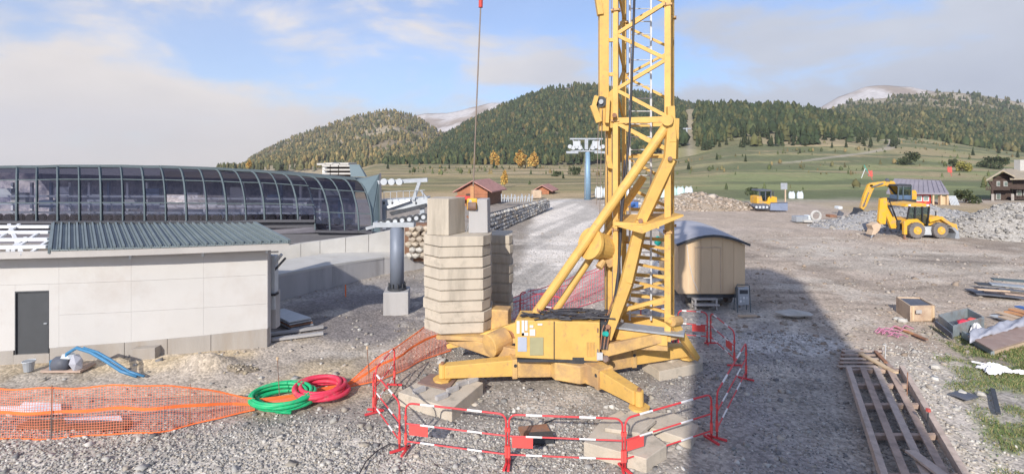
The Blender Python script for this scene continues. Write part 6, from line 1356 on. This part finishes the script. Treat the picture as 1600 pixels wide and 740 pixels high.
    MB().tube([Q(1446, 317, 1), Q(1446, 314, 1)], .07, 8).build('beacon', M['netband'], t); MB().tube([Q(1462, 340, .4), Q(1462, 330, .4)], .05, 8).build('exhaust', M['dark_steel'], t)
backhoe()
def excavator():
    Y = 50; t = thing('excavator', 'yellow tracked excavator with a dark cab behind the gravel heap', 'excavator', P(1415, 318, Y)); yn = M['yellow_new']
    def Q(u, v, dy=0): return P(u, v, Y + dy)
    def ex(pts, d, nm, m, dy=0, bev=.02): return MB().extrude([Q(u, v, dy) for u, v in pts], (0, d, 0)).build(nm, M[m] if isinstance(m, str) else m, t, bevel=bev)
    for dy in (-.1, 2.1): ex([(1396, 325), (1393, 320), (1398, 315.5), (1432, 315.5), (1437, 320), (1433, 325)], .5, 'track', 'slate', dy, .05)
    ex([(1402, 315), (1402, 311), (1432, 311), (1432, 315)], 2.4, 'turntable', 'dark_steel', .1); ex([(1424, 312), (1424, 298), (1431, 297), (1433, 301), (1433, 312)], 2.4, 'counterweight', yn, .05, .06); ex([(1410, 311.5), (1410, 304), (1424.5, 300), (1424.5, 311.5)], 1.2, 'engine_cover', yn, 1.2, .04)
    for (a, b) in (((1403, 311), (1404, 290)), ((1411, 311), (1411, 289)), ((1424, 311), (1424, 289.5))):
        for dy in (.05, 1.1): MB().beam(Q(*a, dy), Q(*b, dy), .09).build('cab_pillar', M['rib'], t)
    ex([(1403, 291), (1404, 288.5), (1424, 288), (1425, 291)], 1.3, 'cab_roof', 'dark_steel', 0, .03); ex([(1403, 311.5), (1403, 305), (1424, 305), (1424, 311.5)], 1.1, 'cab_base', 'blue_in', .06)
    for pts in (((1404, 304.5), (1404.5, 291.5), (1410.5, 291.5), (1410.5, 304.5)), ((1412, 304.5), (1412, 291.5), (1423.5, 291.5), (1423.5, 304.5))): 
        for dy in (.08, 1.1): ex(pts, .02, 'window', 'cabglass', dy, 0)
    ex([(1414, 308), (1414, 299), (1420, 299), (1420, 308)], .5, 'seat', 'black', .4)
    ex([(1402, 312), (1396, 304), (1393, 293), (1384, 290), (1362, 294), (1358, 290), (1362, 286), (1386, 283), (1397, 283), (1402, 290), (1406, 303)], .4, 'boom', yn, 1.5, .03)
    ex([(1364, 288), (1358, 288), (1351, 305), (1345, 325), (1349, 328), (1354, 322), (1362, 303), (1366, 294)], .34, 'dipper', yn, 1.5, .03)
    MB().beam(Q(1380, 286, 1.4), Q(1362, 292, 1.4), .12).build('ram', M['chrome'], t); MB().beam(Q(1404, 309, 1.4), Q(1388, 290, 1.4), .12).build('ram', M['dark_steel'], t)
    MB().beam(Q(1357, 300, 1.4), Q(1349, 322, 1.4), .09).build('ram', M['chrome'], t); ex([(1384, 284), (1386, 278.5), (1388, 278.5), (1391, 284)], .2, 'lamp_bracket', 'slate', 1.5, 0)
    ex([(1344, 325), (1350, 328), (1347, 335), (1340, 339), (1337, 336), (1342, 332)], 1.0, 'bucket', 'dark_steel', 1.2, .01)
excavator()
def dozer():
    Y = 61; t = thing('bulldozer', 'small yellow bulldozer with a blue lit blade in front of the meadow', 'bulldozer', P(1200, 328, Y)); yn = M['yellow_new']
    def Q(u, v, dy=0): return P(u, v, Y + dy)
    def ex(pts, d, nm, m, dy=0, bev=.02): return MB().extrude([Q(u, v, dy) for u, v in pts], (0, d, 0)).build(nm, M[m] if isinstance(m, str) else m, t, bevel=bev)
    for dy in (-.2, 1.9):
        ex([(1176, 322), (1178, 318), (1198, 318), (1206, 325), (1204, 328), (1184, 327)], .5, 'track', 'slate', dy, .05)
        for k in range(4): MB().tube([Q(1182 + k * 5.5, 323.5, dy - .05), Q(1182 + k * 5.5, 323.5, dy)], .14, 10).build('track_roller', M['galv'], t)
    ex([(1183, 318.5), (1183, 307), (1190, 306), (1193, 318.5)], 1.8, 'rear_body', yn, .1, .05); ex([(1199, 318.5), (1200, 309), (1205, 306), (1214, 308), (1215, 318.5)], 1.6, 'engine_hood', yn, .2, .05)
    for (a, b) in (((1187, 309), (1187, 298)), ((1196, 313), (1196, 298)), ((1204, 309), (1205, 298))):
        for dy in (.2, 1.6): MB().beam(Q(*a, dy), Q(*b, dy), .11).build('cab_pillar', M['slate'], t)
    ex([(1185, 298.5), (1186, 296.5), (1205, 296.5), (1206, 298.5)], 1.9, 'cab_roof', 'slate', 0); ex([(1188, 313), (1188, 299), (1204, 299), (1204, 311)], .03, 'window', 'cabglass', .25, 0); ex([(1188, 313), (1188, 299), (1204, 299), (1204, 311)], .03, 'window', 'cabglass', 1.6, 0)
    ex([(1190, 318), (1190, 308), (1196, 308), (1196, 318)], .6, 'seat', 'black', .7); ex([(1186, 318.8), (1186, 314), (1206, 315), (1206, 318.8)], 1.9, 'side_panel', yn, .06)
    MB().beam(Q(1205, 323, -.1), Q(1214, 325, -.1), .25, .3).build('push_arm', M['galv'], t)
    ex([(1204, 328.5), (1205, 318), (1231, 317.5), (1231, 329)], .25, 'blade', 'bladeblue', -.9, .03); ex([(1205, 318.5), (1205, 316.5), (1231, 316), (1231, 318)], .2, 'blade_edge', 'slate', -.75, 0)
    MB().tube([Q(1208, 309, 1), Q(1208, 299, 1)], .08, 8).build('exhaust', M['dark_steel'], t)
dozer()

# ------------------------------------------------------------------ far small things
def bigbag(u, v, w, h_, Y, m, lab, grp):
    c = P(u, v, Y); W_ = w / F * Y / 2; H = h_ / F * Y; t = thing('big_bag', lab, 'bulk bag', c, grp); r = random.Random(int(u)); poly = [(c.x + W_ * math.cos(a) * (1 + .06 * r.random()), c.y + W_ * math.sin(a)) for a in np.linspace(0, 6.283, 13)[:-1]]
    mb = MB(); n = 12; lv = [(0, .88), (.25, 1.03), (.6, 1.04), (.85, .95), (1.0, .70)]
    for z, s in lv: mb.v += [(c.x + (a - c.x) * s, c.y + (b - c.y) * s, c.z + z * H) for a, b in poly]
    for i in range(len(lv) - 1):
        for k in range(n): mb.f.append((i * n + k, i * n + (k + 1) % n, (i + 1) * n + (k + 1) % n, (i + 1) * n + k))
    mb.f.append(tuple(range((len(lv) - 1) * n, len(lv) * n))); mb.build('sack', M[m], t, smooth=True)
    for s in (-1, 1): MB().tube([c + V(s * W_ * .6, 0, H * .98), c + V(s * W_ * .75, 0, H * 1.12), c + V(s * W_ * .2, 0, H * 1.0)], .03, 4).build('loop', M[m], t)
for i, (u, m, l) in enumerate(((1051, 'bagg', 'left bulk bag of the three seen right of the crane mast'), (1063, 'bagg', 'middle bulk bag of the three right of the crane mast'), (1076, 'bag', 'right bulk bag of the three right of the crane mast'), (936, 'bag', 'white bulk bag right beside the blue lift tower foot'), (949, 'bag', 'white bulk bag at the left side of the crane mast'), (984, 'bag', 'white bulk bag seen through the mast lattice, left'), (1036, 'bagg', 'greenish bulk bag seen through the right of the mast'))):
    bigbag(u, 308.5, 12, 16, 78, m, l, 'white bulk bags lined up beyond the ramp')
bigbag(1237, 312, 9, 12, 82, 'bag', 'white bulk bag right of the bulldozer, left of the pair', 'bulk bags by the bulldozer'); bigbag(1250, 313, 9, 13, 82, 'bag', 'white bulk bag right of the bulldozer, right of the pair', 'bulk bags by the bulldozer')
t = thing('road_sign', 'grey backed sign on a wooden post right behind the bulldozer', 'sign', P(1227, 318, 66)); MB().box(P(1225, 291, 66), (.85, .06, .85)).build('sign_plate', M['galv'], t, bevel=.02); MB().beam(P(1227, 318, 66), P(1227, 296, 66), .14).build('post', M['tan_board'], t)
t = thing('portable_toilet', 'blue box seen through the crane mast lattice', 'box', P(988, 330, 50)); MB().box(P(988, 321, 50), (1.0, 1.0, 1.0)).build('body', M['bluebox'], t, bevel=.08); MB().tube([P(983, 318, 49.4), P(990, 315, 49.4)], .35, 14).build('drum', M['bluebox'], t)
t = thing('jacket', 'teal plastic sack on a stake behind the mast', 'sack', P(1028, 390, 26)); boulder(81, P(1028, 376, 26), (.22, .18, .30), 'sack', M['tealp'], t); MB().tube([P(1028, 404, 26), P(1028, 380, 26)], .03, 6).build('stake', M['rust'], t)
for (u, v, l) in ((1360, 272, 'red slalom flag on crossed poles on the left of the right meadow'), (1484, 266, 'red slalom flag near the yellow bush')):
    Yf = 130; t = thing('slalom_flag', l, 'flag', P(u, v + 8, Yf)); MB().extrude([P(u - 4, v - 4, Yf), P(u + 3, v - 6, Yf), P(u + 4, v + 4, Yf), P(u - 3, v + 3, Yf)], (0, .08, 0)).build('cloth', M['redflag'], t); MB().tube([P(u + 3, v + 9, Yf), P(u - 3, v - 7, Yf)], .07, 5).build('pole', M['redflag'], t)
    if u < 1400: MB().tube([P(u - 1, v + 2, Yf), P(u - 10, v - 14, Yf)], .07, 5).build('pole', M['tealp'], t); MB().tube([P(u - 14, v + 6, Yf), P(u - 8, v - 9, Yf)], .07, 5).build('pole', M['bag'], t)
# yard debris between dozer and backhoe
def dbox(u, v, w, h_, Y, m, l, name='block', cat='block', d=.8, rz=0): return tag(MB().box(P(u, v, Y) + V(0, 0, h_ / F * Y / 2), (w / F * Y, d, h_ / F * Y), rz=rz).build(name, M[m], None, bevel=.03), l, cat)
dbox(1250, 346, 20, 9, 51, 'galv', 'low grey metal trough in the yard right of the bulldozer', 'metal_trough', 'trough', rz=.1); dbox(1263, 344, 7, 8, 51.5, 'bag', 'white sack against the grey trough', 'sack', 'sack'); dbox(1299, 339, 11, 4, 52, 'rust', 'rusty brown block lying in the yard', 'rusty_block')
dbox(1310, 326, 6, 4, 58, 'bag', 'small white box behind the rusty block', 'white_box', 'box'); 
t = thing('concrete_ring', 'grey broken pipe ring standing among yard debris', 'pipe', P(1275, 345, 51)); c_ = P(1275, 337, 51); MB().tube([c_ + V(.45 * math.cos(a), 0, .45 * math.sin(a)) for a in np.linspace(0, 6.283, 17)], .12, 6).build('ring', M['conc_pale'], t)
for k in range(5): MB().box(P(1262 + k * 12, 345 + (k % 2), 50.5), (.9, .4, .2), rz=.2 * k).build('slab', M['conc_grey' if k % 2 else 'conc_pale'], t)
t = thing('trestle', 'dark blue propped sheet standing beyond the yard debris', 'sheet', P(1315, 338, 54)); MB().extrude([P(1310, 337, 54), P(1313, 329, 54), P(1319, 333, 54), P(1317, 338, 54)], (0, .3, 0)).build('sheet', M['slate'], t)
# building debris near the hut
t = thing('picket_fence', 'low broken pale fence between the hut and the small cabin', 'fence', P(800, 315, 70))
for k in range(14): MB().beam(P(784 + k * 3.6, 315, 68), P(785 + k * 3.6 + (k % 3 - 1) * 1.5, 303 + (k % 4), 68), .14).build('picket', M['galv'], t)
MB().beam(P(783, 309, 68), P(834, 308, 68), .08).build('rail', M['galv'], t)
dbox(838, 309, 14, 12, 80, 'tan_board', 'yellowish pile of boards left of the small cabin', 'board_pile', 'boards', 1.0, .2)

# ------------------------------------------------------------------ haze
hz = bpy.data.materials.new('haze'); hz.use_nodes = True; hn = hz.node_tree; hn.nodes.clear()
ho = hn.nodes.new('ShaderNodeOutputMaterial'); hv = hn.nodes.new('ShaderNodeVolumePrincipled'); hv.inputs['Color'].default_value = (.90, .92, 1, 1); hv.inputs['Density'].default_value = 0.00019; hv.inputs['Anisotropy'].default_value = 0.2
hn.links.new(hv.outputs[0], ho.inputs['Volume'])
ZLOW = float(min((min(v.co.z for v in o.data.vertices) for o in bpy.data.objects if o.type == 'MESH' and o.name.split('.')[0] == 'ground')))
tag(MB().box((0, 0, (340 + ZLOW - 2) / 2), (8400, 8400, 340 - ZLOW + 2)).build('haze', hz), kind='stuff')
